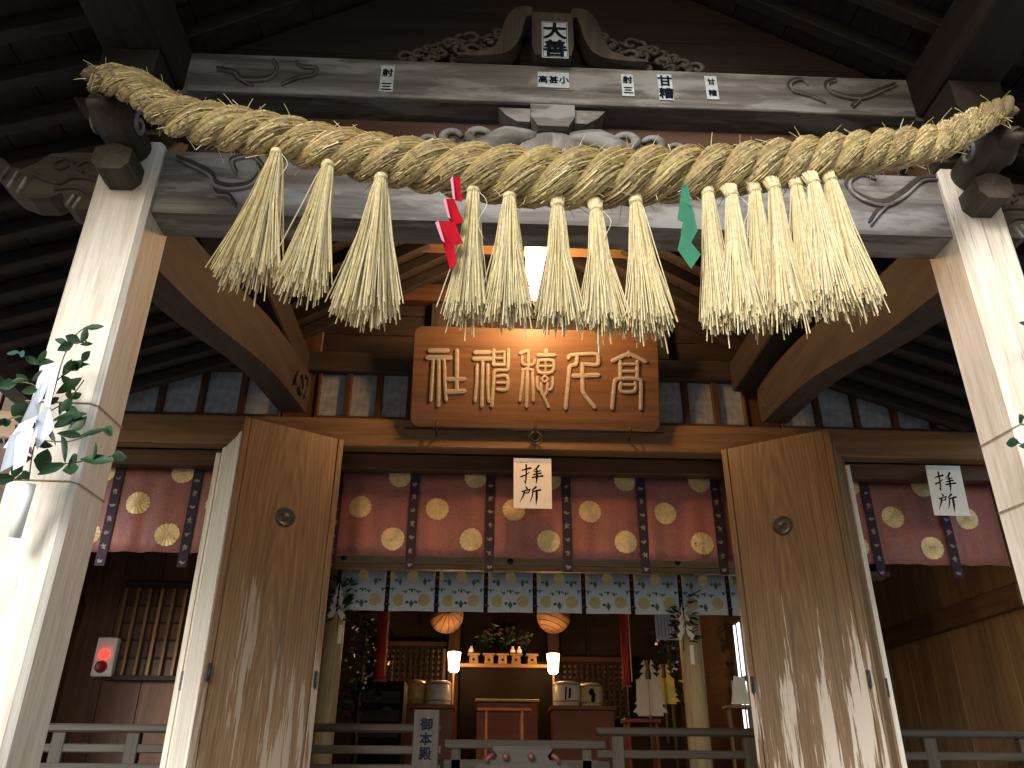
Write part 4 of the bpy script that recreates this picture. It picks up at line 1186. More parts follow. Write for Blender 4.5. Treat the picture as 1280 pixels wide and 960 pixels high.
sticker(672, 90, 711, 109, 2.712, '高甚小', 'wide name sticker in the middle of the upper beam below the framed one', .86, vertical=False)
sticker(477, 82, 494, 118, 2.712, '射三', 'lone faded name sticker on the left half of the upper beam', .75)
sticker(776, 93, 791, 120, 2.712, '射三', 'narrow faded name sticker on the upper beam, nearest to the right of the wide sticker', .75)
sticker(821, 93, 839, 125, 2.712, '甘糟', 'crisp white name sticker with two bold characters right of the carved strut', .9)
sticker(880, 95, 895, 124, 2.712, '甘糟', 'small name sticker farthest right on the upper beam', .62)

# ================================================================= hanging lamp under the porch roof
lc = P(674, 339, 5.0)
lamp = thing('hanging_lamp', 'glowing square glass lamp hanging under the porch roof behind the tassels', 'lamp', lc)
hw, hh = .095, .20
MB().prism([(lc.x - hw * .92, 5.0 - hw, lc.z - hh), (lc.x + hw * .92, 5.0 - hw, lc.z - hh), (lc.x + hw, 5.0 - hw, lc.z + hh), (lc.x - hw, 5.0 - hw, lc.z + hh)], (0, 2 * hw, 0)).build('glass_shade', 'bulb_glow', lamp)
MB().box(lc.x - .115, lc.x + .115, 4.885, 5.115, lc.z + hh + .001, lc.z + hh + .02, .004).build('lamp_cap', 'brass', lamp)
MB().lathe([(.03, 0), (.036, .02), (.03, .05), (.012, .06)], (lc.x, 5.0, lc.z + hh + .021), 14).build('socket', 'brass', lamp)
pl = bpy.data.lights.new('lamp_light', 'POINT'); pl.energy = 19; pl.color = (1.0, .47, .16); pl.shadow_soft_size = .06
lo = bpy.data.objects.new('lamp_light', pl); COL.objects.link(lo); lo.location = (lc.x, 4.86, lc.z - .24); lo.parent = lamp

# ================================================================= red brocade curtains
def crest(parent, c, r_, mat, petals=16, y=-.003, yf=None):
    V = []; F = []
    n = petals * 4
    for i in range(n):
        a = 2 * PI * i / n
        sc = abs(math.sin(a * petals / 2))
        V.append((c.x + math.cos(a) * r_ * (.95 + .05 * sc), c.y + y - .0015 * sc, c.z + math.sin(a) * r_ * (.95 + .05 * sc)))
    for i in range(n):
        a = 2 * PI * i / n
        sc = abs(math.sin(a * petals / 2))
        V.append((c.x + math.cos(a) * r_ * .22, c.y + y - .001 - .002 * sc, c.z + math.sin(a) * r_ * .22))
    V.append((c.x, c.y + y - .004, c.z))
    if yf: V = [(q[0], q[1] - c.y + yf(q[0], q[2]) - .002, q[2]) for q in V]
    for i in range(n):
        j = (i + 1) % n
        F.append([i, j, n + j, n + i]); F.append([n + i, n + j, 2 * n])
    return MB().add(V, F).build('chrysanthemum_crest', mat, parent)
def red_curtain(xa, xb, x_first_band, pitch, Y, ztop, zbot, label, loc, group):
    t = thing('shrine_curtain', label, 'curtain', loc, group)
    n = int((xb - xa) * 46)
    V = []; F = []
    def yy(x, z): return Y + (.020 * math.sin(x * 17 + math.sin(x * 5) * 1.5) + .012 * math.sin(x * 37)) * (ztop - z + .08) + .008 * math.sin(x * 7 + z * 3)
    nz = 8
    for j in range(nz + 1):
        z = ztop + (zbot - ztop) * j / nz
        for i in range(n + 1):
            x = xa + (xb - xa) * i / n
            V.append((x, yy(x, z), z))
    for j in range(nz):
        for i in range(n): F.append([j * (n + 1) + i, j * (n + 1) + i + 1, (j + 1) * (n + 1) + i + 1, (j + 1) * (n + 1) + i])
    MB().add(V, F).build('cloth', 'red_brocade', t, solid=.003, smooth=True)
    x = x_first_band
    while x < xb + .01:
        if x > xa - .01:
            b = MB()
            pts = []; wv = []
            for j in range(7):
                z = ztop + (zbot - .105 - ztop) * j / 6
                pts.append((x, yy(x, max(z, zbot)) - .018, z)); wv.append((.036, 0, 0))
            bo = b.ribbon(pts, wv).build('dark_band', 'purple', t, solid=.002)
            mm = MB()
            r3 = random.Random(int(x * 100))
            for j in range(7):
                z = ztop - .10 - j * .105
                if z < zbot - .09: break
                fl = 1 if r3.random() > .5 else -1
                if j % 2 == 0:   # bird-like mark
                    q = [(-.018, .006), (-.006, .012), (.004, .004), (.02, .010), (.014, -.006), (-.002, -.012), (-.012, -.006)]
                else:            # sprig-like mark
                    q = [(-.004, .024), (.006, .014), (.02, .012), (.008, .0), (.014, -.02), (0, -.008), (-.014, -.018), (-.008, .002), (-.02, .008), (-.008, .012)]
                mm.prism([(x + (u * 1.1 + r3.uniform(-.006, .006)) * fl, yy(x, max(z, zbot)) - .0215, z + v * r3.uniform(.9, 1.4) + r3.uniform(-.004, .004)) for u, v in q], (0, .001, 0))
            mm.build('woven_motif', 'silver_thread', bo)
        x += pitch
    # crests between the bands, three staggered rows
    k = 0
    x = x_first_band - pitch
    H = ztop - zbot
    while x < xb:
        for u, v in ((.80, 0.05), (.31, .44), (.76, .80)):
            cxx = x + pitch * u; z = ztop - H * v
            if xa + .1 < cxx < xb - .1: crest(t, Vector((cxx, yy(cxx, z) - .004, z)), .088, 'gold_thread', yf=yy)
        x += pitch
    # white hanging cord in shallow loops
    x = x_first_band - pitch * .5
    while x < xb:
        if x > xa:
            x2 = x + pitch / 2 - .05
            MB().tube([(x + (x2 - x) * i / 6, Y - .03, ztop + .005 - .014 * math.sin(PI * i / 6)) for i in range(7)], .004, 5).build('white_cord', 'cord_white', t)
        x += pitch / 2
CY = 5.95
zt = P(668, 594, CY).z; zb = P(668, 698, CY).z
xb0 = P(516, 650, CY).x; pit = (P(803, 650, CY).x - xb0) / 3
red_curtain(-1.25, 2.06, xb0 - pit, pit, CY, zt, zb, 'red brocade curtain with gold crests and dark bands across the middle doorway', (HX, CY, zb), None)
red_curtain(-3.42, -1.6, P(140, 640, CY).x - 2 * pit, pit, CY, zt, zb, 'red brocade curtain across the side bay left of the left-hand door', (-2.3, CY, zb), None)
red_curtain(2.40, 4.08, P(1086, 640, CY).x, pit, CY, zt, zb, 'red brocade curtain across the side bay right of the right-hand door', (3.1, CY, zb), None)

# ================================================================= white curtain with gold crests and paulownia
WY = 7.80
wz1 = P(668, 716, WY).z; wz0 = P(668, 766, WY).z
wc = thing('shrine_curtain', 'pale short curtain with gold crests and green leaf pattern hung between the round posts', 'curtain', (HX, WY, wz0))
xw0, xw1 = P(418, 740, WY).x, P(930, 740, WY).x
n = 90
V = []; F = []
def wy(x): return WY + .012 * math.sin(x * 13)
for j in range(3):
    for i in range(n + 1):
        x = xw0 + (xw1 - xw0) * i / n
        V.append((x, wy(x), wz1 + (wz0 - wz1) * j / 2))
for j in range(2):
    for i in range(n): F.append([j * (n + 1) + i, j * (n + 1) + i + 1, (j + 1) * (n + 1) + i + 1, (j + 1) * (n + 1) + i])
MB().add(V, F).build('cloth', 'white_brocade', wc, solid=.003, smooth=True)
bx0 = P(484, 742, WY).x; bp_ = (P(790, 744, WY).x - bx0) / 5
H = wz1 - wz0
for k in range(-1, 9):
    x = bx0 + bp_ * k
    if xw0 < x < xw1:
        b = MB().ribbon([(x, wy(x) - .008, wz1), (x, wy(x) - .008, wz0 - .012)], [(.02, 0, 0)] * 2).build('purple_band', 'purple', wc, solid=.002)
        mm = MB()
        for j in range(4): mm.prism([(x + u, wy(x) - .0105, wz1 - .06 - j * .085 + v) for u, v in ((-.010, 0), (0, .012), (.010, 0), (0, -.012))], (0, .001, 0))
        mm.build('woven_motif', 'silver_thread', b)
    for u in (.24, .75):
        xx = x + bp_ * u
        if xw0 + .05 < xx < xw1 - .05: crest(wc, Vector((xx, wy(xx) - .003, wz0 + H * .27)), .058, 'pale_gold_thread', 12)
    for u in (0.5, .02):
        xx = x + bp_ * u
        if xw0 + .05 < xx < xw1 - .05: crest(wc, Vector((xx, wy(xx) - .003, wz0 + H * .86)), .055, 'pale_gold_thread', 12)
    # leaf sprays
    mm = MB()
    def leaf3(x_, z_, sc):
        yv = wy(x_) - .004
        for q in ([(0, -.05), (.022, -.01), (.012, .012), (0, .03), (-.012, .012), (-.022, -.01)], [(.02, .0), (.05, -.012), (.06, .01), (.035, .02)], [(-.02, .0), (-.05, -.012), (-.06, .01), (-.035, .02)]):
            mm.prism([(x_ + u * sc, yv, z_ + v * sc) for u, v in q], (0, .001, 0))
    for u, v, sc in ((.5, .20, 1.0), (.25, .75, .95), (.75, .75, .95), (.0, .15, .6), (.5, .52, .6), (.10, .55, .55), (.9, .55, .55), (.37, .48, .5), (.63, .48, .5)):
        xx = x + bp_ * u
        if xw0 + .08 < xx < xw1 - .08: leaf3(xx, wz0 + H * v, sc)
    if mm.v: mm.build('leaf_spray', 'leaf_green_print', wc)

# ================================================================= sakaki branches with paper streamers
def leaf_mesh(m, base, d, side, L, wd, droop=.2):
    d = Vector(d).normalized(); side = Vector(side); side = (side - d * side.dot(d)).normalized()
    up_ = side.cross(d).normalized()
    V = []; F = []
    prof = [(0, .05), (.15, .55), (.4, 1.0), (.65, .85), (.85, .45), (1.0, .02)]
    for t, w in prof:
        c = Vector(base) + d * L * t - Vector((0, 0, droop * L * t * t))
        V += [c - side * wd * w + up_ * wd * .25 * w, c, c + side * wd * w + up_ * wd * .25 * w]
    for i in range(len(prof) - 1):
        F.append([3 * i, 3 * i + 1, 3 * i + 4, 3 * i + 3]); F.append([3 * i + 1, 3 * i + 2, 3 * i + 5, 3 * i + 4])
    m.add(V, F, True)
def shide(parent, segs, Y, mat='streamer_paper'):
    for i, sg in enumerate(segs):
        sgn = 1 if i % 2 else -1
        MB().prism([P(x, y, Y - .012 * i + sgn * .03 * ((0, 1, 1, 0)[j % 4] - .5)) for j, (x, y) in enumerate(sg)], (0, .0015, 0)).build('paper_fold', mat, parent)
BY = 2.60
sak = thing('sakaki_branch', 'leafy evergreen sprig with white folded paper tied to the left porch pillar', 'branch', P(30, 670, BY))
stems = [[(36, 600), (42, 560), (58, 520), (70, 480), (80, 445), (95, 418), (112, 407)], [(60, 515), (85, 500), (105, 475)], [(72, 475), (90, 460), (105, 455)], [(55, 530), (90, 520), (108, 518)], [(48, 550), (85, 552), (120, 540), (133, 533)], [(42, 575), (80, 580), (110, 575), (140, 570)], [(62, 500), (40, 480), (15, 478)], [(70, 470), (48, 455), (20, 440)], [(52, 535), (25, 520), (5, 528)], [(38, 590), (20, 600), (15, 598)], [(80, 445), (90, 430), (112, 428)]]
m = MB()
for sp in stems:
    pts = [P(x, y, BY - .02 - .03 * math.sin(i * 1.3)) for i, (x, y) in enumerate(sp)]
    m.tube(smooth_pts(pts, 3), .0022, 5)
m.build('stem', 'stem', sak)
lf_px = [((104, 410), (130, 406), 9), ((68, 424), (86, 428), 9), ((100, 431), (116, 428), 6), ((102, 452), (113, 438), 12), ((78, 470), (90, 448), 12), ((70, 492), (102, 470), 15), ((90, 456), (112, 454), 6), ((76, 515), (90, 495), 12), ((66, 525), (108, 513), 12), ((85, 540), (108, 519), 17), ((100, 545), (134, 533), 8), ((76, 545), (82, 575), 19), ((50, 590), (60, 560), 22), ((100, 574), (142, 572), 14), ((78, 588), (98, 582), 16), ((14, 478), (32, 472), 7), ((40, 452), (68, 450), 10), ((8, 442), (24, 438), 7), ((15, 520), (32, 505), 20), ((0, 530), (14, 525), 12), ((2, 545), (6, 558), 12), ((18, 600), (38, 590), 7), ((30, 545), (20, 530), 10), ((62, 540), (70, 555), 12), ((58, 505), (74, 496), 10)]
m = MB()
for i, (a, b, wpx) in enumerate(lf_px):
    pa = P(*a, BY - .03 - .01 * (i % 4)); pb = P(*b, BY - .05 - .015 * (i % 3))
    d = pb - pa
    leaf_mesh(m, pa, d, (rnd.uniform(-.3, .3), rnd.uniform(-.6, -.1), 1), d.length * 1.05, wpx * .0013, .08)
for sp in stems:
    for q in range(4):
        i = rnd.randrange(0, len(sp) - 1); f = rnd.random()
        x = sp[i][0] * (1 - f) + sp[i + 1][0] * f; y = sp[i][1] * (1 - f) + sp[i + 1][1] * f
        pa = P(x, y, BY - .03 - .03 * rnd.random())
        d = Vector((rnd.uniform(-1, 1), rnd.uniform(-.7, .1), rnd.uniform(-.5, .8)))
        leaf_mesh(m, pa, d, (rnd.uniform(-.5, .5), -.5, 1), rnd.uniform(.05, .085), rnd.uniform(.012, .02), .2)
m.build('foliage', 'leaves', sak)
shide(sak, [[(50, 458), (72, 452), (52, 500), (40, 512)], [(40, 498), (58, 470), (48, 520), (24, 532)], [(60, 470), (75, 455), (62, 510), (55, 505)], [(46, 522), (62, 505), (68, 535), (46, 562), (42, 540)], [(24, 530), (46, 520), (30, 560), (4, 560)], [(12, 545), (30, 535), (20, 580), (0, 590)], [(20, 545), (42, 535), (32, 580), (16, 588)]], BY - .06)
MB().tube([P(37, 604, BY - .02), P(18, 672, BY + .02)], [.021, .019], 10).build('paper_wrap', 'paper', sak)
for ya, yb, yc, yd_ in ((500, 508, 531, 0), (598, 607, 615, 0)):
    pts = [P(-10, ya - 3, YP0 - .004), P(60, ya + 2, YP0 - .004)]
    z = P(60, ya + 2, YP0).z
    pts = [Vector((LP[0] - .004, YP1 + .003, z)), Vector((LP[0] - .004, YP0 - .004, z + .0)), Vector((LP[1] - .02, YP0 - .004, z - .004)), Vector((LP[1] + .004, YP0 + .018, z - .006)), Vector((LP[1] + .004, YP1 - .018, z - .002)), Vector((LP[1] - .018, YP1 + .004, z))]
    MB().tube(pts, .0024, 5).build('tie_cord', 'cord_tan', sak)
# the same on the right pillar, mostly outside the frame
sak2 = thing('sakaki_branch', 'leafy evergreen sprig tied with cords to the right porch pillar', 'branch', (2.16, BY, 2.5))
for ch in [c for c in sak.children if c.name.split('.')[0] in ('stem', 'foliage', 'paper_fold', 'paper_wrap')]:
    c = ch.copy(); COL.objects.link(c); c.parent = sak2
    c.scale = (-1, 1, 1); c.location = (CX * 2 + .06, 0, .12)
for z in (P(1255, 530, YP0).z, P(1265, 618, YP0).z):
    pts = [Vector((RP[0] + .018, YP1 + .004, z)), Vector((RP[0] - .004, YP1 - .018, z)), Vector((RP[0] - .004, YP0 + .018, z - .01)), Vector((RP[0] + .02, YP0 - .004, z)), Vector((RP[1] + .004, YP0 - .004, z + .004)), Vector((RP[1] + .004, YP1 + .003, z))]
    MB().tube(pts, .0024, 5).build('tie_cord', 'cord_tan', sak2)
# small sprigs on the round inner posts
def sprig(px, py, Y, label, seed):
    r4 = random.Random(seed)
    c = P(px, py, Y)
    t = thing('sakaki_branch', label, 'branch', c)
    m = MB()
    st_ = MB().tube([c + Vector((0, .02, -.32)), c + Vector((.01, 0, 0)), c + Vector((.0, 0, .14))], .006, 5)
    for i in range(46):
        a = r4.uniform(0, 2 * PI); h = r4.uniform(-.24, .15)
        b = c + Vector((math.cos(a) * .03, -.02 - .02 * r4.random(), h))
        d = Vector((math.cos(a), -.25 + .3 * math.sin(a), r4.uniform(-.1, .7)))
        leaf_mesh(m, b + d * r4.uniform(.0, .08), d, (0, -1, .3), r4.uniform(.08, .13), r4.uniform(.02, .03), .15)
    st_.build('stem', 'stem', t); m.build('foliage', 'leaves', t)
    return t, c
t1, c = sprig(425, 745, 7.80, 'small leafy sprig with white folded paper on the left round inner post', 5)
def shide3(t, c, s=1.0):
    z = c.z + .05
    for sx in (-1, 1):
        for k, (w, zz) in enumerate(((.035, 0), (.055, -.075), (.07, -.15), (.085, -.225))):
            MB().prism([(c.x + sx * .004, c.y - .09 - .004 * k, z + zz + .06), (c.x + sx * (w + .0), c.y - .09 - .004 * k, z + zz - .02), (c.x + sx * (w - .03), c.y - .09 - .004 * k, z + zz - .07), (c.x + sx * .012, c.y - .09 - .004 * k, z + zz - .0)], (0, .0015, 0)).build('paper_fold', 'paper', t)
    MB().box(c.x + .03, c.x + .065, c.y - .085, c.y - .08, c.z - .45, c.z - .28, .001).build('paper_wrap', 'paper', t)
shide3(t1, c)
t2, c = sprig(852, 770, 7.80, 'small leafy sprig with white folded paper on the right round inner post', 9)
shide3(t2, c)

# ================================================================= railings inside the doorway
def railing(x0, x1, Y, ztop, zlow, label, posts, lowx=None, capy=.0):
    t = thing('railing', label, 'railing', ((x0 + x1) / 2, Y, 1.25))
    MB().box(x0, x1, Y - .045, Y + .045, ztop - .055, ztop, .014).build('handrail', 'rail_wood_X', t)
    a, b = lowx or (x0, x1)
    MB().box(a, b, Y - .03, Y + .03, zlow - .055, zlow, .006).build('lower_rail', 'rail_wood_X', t)
    MB().box(a, b, Y - .04, Y + .04, zlow - .22, zlow - .12, .006).build('base_rail', 'rail_wood_X', t)
    for x in posts: MB().box(x - .045, x + .045, Y - .035, Y + .035, 1.25, ztop - .056, .006).build('rail_post', 'rail_wood_Z', t)
zr = P(470, 905, 6.3).z; zr2 = P(840, 910, 6.3).z
railing(-1.32, P(553, 905, 6.3).x, 6.3, zr, P(470, 932, 6.3).z, 'grey wooden railing ending beside the lettered signpost at the left of the doorway', (-1.28, -.30))
railing(P(745, 910, 6.3).x, 2.1, 6.3, zr2, P(840, 938, 6.3).z, 'grey wooden railing in front of the right round inner post', (1.03, 2.0))
tl = thing('railing', 'low grey gate rail spanning the middle of the doorway between the two higher railings', 'railing', (.35, 6.32, 1.25))
zl = P(650, 925, 6.36).z
MB().box(-.22, P(757, 930, 6.36).x, 6.33, 6.39, zl - .06, zl, .006).build('handrail', 'rail_wood_X', tl)
for px in (570, 733):
    x = P(px, 940, 6.36).x
    MB().box(x - .035, x + .035, 6.335, 6.385, 1.25, zl - .061, .004).build('rail_post', 'rail_wood_Z', tl)
MB().box(-.22, .98, 6.335, 6.385, zl - .25, zl - .13, .004).build('base_rail', 'rail_wood_X', tl)
railing(-3.4, -1.75, 6.15, P(140, 905, 6.15).z, P(140, 930, 6.15).z, 'dark railing in the side bay below the red alarm box', (-2.85, -2.35, -1.8))
railing(2.62, 4.06, 6.15, P(1170, 912, 6.15).z, P(1170, 940, 6.15).z, 'dark railing in the side bay below the bare plank wall', (2.68, 3.25, 3.95))

# ================================================================= lettered signpost and offering box
sp = P(534, 887, 5.35)
sg = thing('signpost', 'short upright board with brush lettering standing before the left railing', 'sign', (sp.x, 5.35, 1.2))
MB().box(sp.x - .078, sp.x + .078, 5.34, 5.365, 1.22, sp.z, .004).build('board', 'rail_wood_Z', sg)
MB().box(sp.x - .12, sp.x + .12, 5.30, 5.42, 1.2, 1.235, .006).build('foot', 'grey_wood_X', sg)
text_mesh('御本殿', .076, .0022, 'blue_ink', 'painted_character', sg, (sp.x, 5.339, sp.z - .045), (1, 0, 0), (0, 0, 1), (0, -1, 0), 1.08, .0008)
text_mesh('玉', .076, .0022, 'blue_ink', 'painted_character', sg, (sp.x, 5.339, sp.z - .325), (1, 0, 0), (0, 0, 1), (0, -1, 0), 1.0, .0008)
ob = P(650, 933, 5.0)
obx = thing('offering_box', 'grey carved wooden stand with curved shoulders and small pink knobs before the doorway', 'offering box', (ob.x, 5.0, 1.2))
zt = ob.z
L0 = P(615, 933, 5.0).x; L1 = P(690, 933, 5.0).x; B0 = P(590, 955, 5.0).x; B1 = P(712, 955, 5.0).x
hwid = (L1 - L0) / 2; cxx = (L0 + L1) / 2; hb = (B1 - B0) / 2
outl = []
for s in (1, -1):
    pr_ = [(hwid * .9, 0), (hwid * 1.0, -.015), (hwid * .82, -.05), (hwid * .9, -.075), (hb * .86, -.09), (hb, -.115), (hb * 1.02, -.14), (hb * .96, -.30), (hb * .96, -.46)]
    outl += [(cxx + s * u, 4.95, zt + v) for u, v in (pr_ if s > 0 else pr_[::-1])]
MB().prism(outl[::-1], (0, .30, 0)).build('box_body', 'rail_wood_X', obx)
for px, py in ((632, 946), (664, 946)):
    c = P(px, py, 4.94)
    MB().lathe([(.012, 0), (.020, .012), (.018, .03), (.004, .036)], (c.x, 4.949, c.z), 12, (0, -1, 0)).build('knob', 'pink_knob', obx)
for s in (-1, 1):
    MB().tube([(cxx + s * hwid * .95, 4.94, zt - .045), (cxx + s * hwid * 1.12, 4.94, zt - .06), (cxx + s * hwid * 1.2, 4.94, zt - .085)], .014, 6).build('corner_trim', 'pink_knob', obx)

# ================================================================= deep inside: altar, lanterns and offerings
AY = 11.6
def part_box(t, x0, x1, y0, y1, z0, z1, name, mat, ch=.004): return MB().box(x0, x1, y0, y1, z0, z1, ch).build(name, mat, t)
alt = thing('altar', 'dark lacquered stepped altar at the back of the hall between the two small lamps', 'altar', (HX, AY, 1.25))
zs = P(630, 830, AY).z
part_box(alt, -.30, 1.12, AY - .05, AY + .5, zs - .05, zs - .002, 'top_board', 'tan_wood_X')
part_box(alt, -.22, 1.04, AY + .02, AY + .48, 1.25, zs - .051, 'altar_body', 'black_paint')
part_box(alt, .02, .80, AY - .5, AY - .052, 1.25, P(630, 880, AY - .3).z, 'lower_step', 'lacquer_step')
part_box(alt, .0, .82, AY - .52, AY - .04, P(630, 879, AY - .3).z + .002, P(630, 876, AY - .3).z + .004, 'straw_mat', 'straw_mat')
# five small offering stands
for k, (px, lab) in enumerate(((592, 'leftmost'), (611, 'second from left'), (628, 'middle'), (645, 'second from right'), (665, 'rightmost'))):
    c = P(px, 829, AY + .1); z0 = zs
    t = thing('offering_stand', lab + ' of the five small wooden offering stands lined up on the altar', 'offering stand', (c.x, AY + .1, z0), 'small offering stands on the altar')
    part_box(t, c.x - .085, c.x + .085, AY + .015, AY + .185, z0 + .118, z0 + .145, 'tray', 'tan_wood_X')
    MB().prism([(c.x - .065, AY + .035, z0), (c.x + .065, AY + .035, z0), (c.x + .055, AY + .035, z0 + .117), (c.x - .055, AY + .035, z0 + .117)], (0, .13, 0)).build('pedestal', 'tan_wood_Z', t)
    MB().lathe([(.018, 0), (.018, .002)], (c.x, AY + .0345, z0 + .06), 12, (0, -1, 0)).build('round_opening', 'black_paint', t)  # flat dark disc standing in for the shaded hole
for px, lab in ((589, 'small white bottle on the leftmost altar stand'), (641, 'left of the two white bottles on the altar stand'), (649, 'right of the two white bottles on the altar stand')):
    c = P(px, 815, AY + .1)
    tag(MB().lathe([(.022, 0), (.036, .02), (.036, .05), (.016, .075), (.014, .09), (.02, .098)], (c.x, AY + .09 , zs + .146), 14).build('sake_bottle', 'ceramic', None), lab, 'bottle')
# dark flower sprays standing behind the stands
for px, seed, lab in ((608, 3, 'left dark flower spray behind the altar stands'), (630, 4, 'tall middle dark flower spray behind the altar stands'), (652, 6, 'right dark flower spray behind the altar stands')):
    r5 = random.Random(seed)
    c = P(px, 815, AY + .42)
    t = thing('flower_spray', lab, 'flowers', (c.x, AY + .42, zs))
    MB().lathe([(.03, 0), (.05, .06), (.035, .16), (.045, .18)], (c.x, AY + .42, zs), 12).build('vase', 'black_paint', t)
    m = MB(); m2 = MB()
    for i in range(70):
        d = Vector((r5.uniform(-.5, .5), r5.uniform(-.4, .3), 1)).normalized()
        b = Vector((c.x, AY + .42, zs + .18)) + d * r5.uniform(.02, .42 if px == 630 else .3)
        leaf_mesh(m, b, (r5.uniform(-1, 1), r5.uniform(-1, .3), r5.uniform(-.2, .8)), (0, -.5, 1), r5.uniform(.05, .10), .016, .2)
    m.build('foliage', 'dark_leaves', t)
    for i in range(2):
        b = Vector((c.x + r5.uniform(-.09, .09), AY + .30, zs + .25 + r5.uniform(0, .28)))
        m2.lathe([(.004, 0), (.022, .008), (.024, .02), (.006, .03)], b, 8, (0, -1, .2))
    m2.build('blossom', 'pink_knob', t)
# tall lamps in front of the altar posts
for px, py, lab in ((567.5, 828, 'glowing white lamp on a pole left of the altar stands'), (691.5, 830, 'glowing white lamp on a pole right of the altar stands')):
    c = P(px, py, 11.3)
    t = thing('pole_lamp', lab, 'lamp', (c.x, 11.3, 1.25), 'altar pole lamps')
    MB().lathe([(.045, -.125), (.068, -.10), (.075, .02), (.088, .125)], (c.x, 11.3, c.z), 18).build('lamp_shade', 'lantern_glow', t)
    MB().lathe([(.088, .126), (.092, .13), (.092, .14), (.02, .15)], (c.x, 11.3, c.z), 18).build('lamp_cap', 'brass', t)
    MB().tube([(c.x, 11.3, 1.25), (c.x, 11.3, c.z - .126)], .014, 8).build('pole', 'brown_wood_Z', t)
    MB().lathe([(.12, 0), (.12, .03), (.03, .06)], (c.x, 11.3, 1.25), 16).build('base', 'brown_wood_X', t)
    q = bpy.data.lights.new('lamp_light', 'POINT'); q.energy = 12; q.color = (1, .5, .18); q.shadow_soft_size = .07
    qo = bpy.data.objects.new('lamp_light', q); COL.objects.link(qo); qo.location = (c.x, 11.16, c.z); qo.parent = t
# large round paper lanterns hanging above
for k, (px, py, lab) in enumerate(((558, 770, 'large round tan paper ball with radiating ribs hanging at the left above the altar'), (692, 770, 'large round tan paper ball with slanting creases hanging at the right above the altar'))):
    c = P(px, py, 11.55)
    t = thing('paper_ball', lab, 'paper lantern', c, 'round paper balls above the altar')
    R2 = 21.5 / 1000 * 11.1
    prof = [(R2 * math.sin(PI * i / 14), -R2 * math.cos(PI * i / 14)) for i in range(15)]
    ax = (.15, -1, .1) if k == 0 else (.35, .1, 1)
    MB().lathe(prof, c, 24, ax).build('paper_skin', 'tan_paper', t)
    axv = Vector(ax).normalized(); xd = axv.orthogonal().normalized(); yd_ = axv.cross(xd)
    mm = MB()
    if k == 0:
        for i in range(14):
            a = 2 * PI * i / 14
            mm.tube([c + axv * R2 * 1.006 * math.cos(th) + (xd * math.cos(a) + yd_ * math.sin(a)) * R2 * 1.006 * math.sin(th) for th in [j * PI / 10 for j in range(11)]], .004, 4)
    else:
        for i in range(1, 10):
            th = PI * i / 10
            mm.tube([c + axv * R2 * 1.004 * math.cos(th) + (xd * math.cos(a) + yd_ * math.sin(a)) * R2 * 1.004 * math.sin(th) for a in [j * 2 * PI / 20 for j in range(21)]], .004, 4)
    mm.build('rib', 'brown_wood_X', t)
    MB().tube([c + Vector((0, 0, R2)), Vector((c.x, c.y, 4.74))], .005, 5).build('cord', 'cord_tan', t)
# low orange lacquer table
tb = thing('offering_table', 'slim red-orange lacquered table standing before the altar', 'table', (P(630, 920, 9.8).x, 9.8, 1.25))
z = P(630, 886, 9.8).z; x0 = P(597, 886, 9.8).x; x1 = P(663, 886, 9.8).x
part_box(tb, x0, x1, 9.65, 9.95, z - .03, z, 'table_top', 'lacquer_orange')
for x in (x0 + .10, x1 - .10):
    for y in (9.68, 9.91): part_box(tb, x - .015, x + .015, y, y + .03, 1.25, z - .031, 'leg', 'lacquer_orange', .002)
# sake barrels
for px, py, w, mat, lab in ((519, 866, 24, 'amber_wrap', 'amber wrapped sake barrel left of the lamps, the outer of the left pair'), (548, 867, 30, 'silver_wrap', 'silvery sake barrel next to the left pole lamp'), (708, 868, 32, 'silver_wrap', 'silvery lettered sake barrel next to the right pole lamp'), (739, 870, 27, 'straw_mat', 'pale straw-wrapped sake barrel, the outer of the right pair')):
    c = P(px, py, 10.9); r_ = w / 2 / 1000 * 10.7
    z0 = c.z - .15
    t = thing('sake_barrel', lab, 'barrel', (c.x, 10.9, z0), 'sake barrels beside the altar')
    MB().lathe([(r_ * .92, 0), (r_, .06), (r_ * 1.02, .15), (r_, .26), (r_ * .93, .29), (r_ * .6, .30)], (c.x, 10.9, z0), 20).build('barrel_body', mat, t)
    for zz in (.05, .25):
        MB().lathe([(r_ * 1.0, 0), (r_ * 1.045, .006), (r_ * 1.045, .014), (r_ * 1.0, .02)], (c.x, 10.9, z0 + zz), 20).build('rope_hoop', 'cord_tan', t)
    if px in (708, 739):
        yb = 10.9 - r_ * 1.06
        for dx, za, zb, w in (((-.03, .08, .22, .02), (.02, .10, .20, .03)) if px == 708 else ((-.02, .17, .20, .07), (.0, .08, .16, .05))):
            MB().stroke([(c.x + dx, yb, z0 + za), (c.x + dx + .01, yb, z0 + zb)], w, .003, (0, -1, 0)).build('brush_mark', 'ink', t)
    if px == 519:
        sh = thing('barrel_shelf', 'red shelf carrying the left pair of sake barrels', 'shelf', (c.x + .15, 10.9, 1.25))
        part_box(sh, c.x - .25, c.x + .52, 10.65, 11.15, z0 - .05, z0 - .002, 'shelf_top', 'lacquer_red')
        part_box(sh, c.x - .22, c.x + .49, 10.70, 11.10, 1.25, z0 - .051, 'shelf_body', 'lacquer_red')
    if px == 708:
        sh = thing('barrel_shelf', 'dark red shelf carrying the right pair of sake barrels', 'shelf', (c.x + .2, 10.9, 1.25))
        part_box(sh, c.x - .22, c.x + .60, 10.65, 11.15, z0 - .05, z0 - .002, 'shelf_top', 'lacquer_red')
        part_box(sh, c.x - .19, c.x + .57, 10.70, 11.10, 1.25, z0 - .051, 'shelf_body', 'lacquer_red')
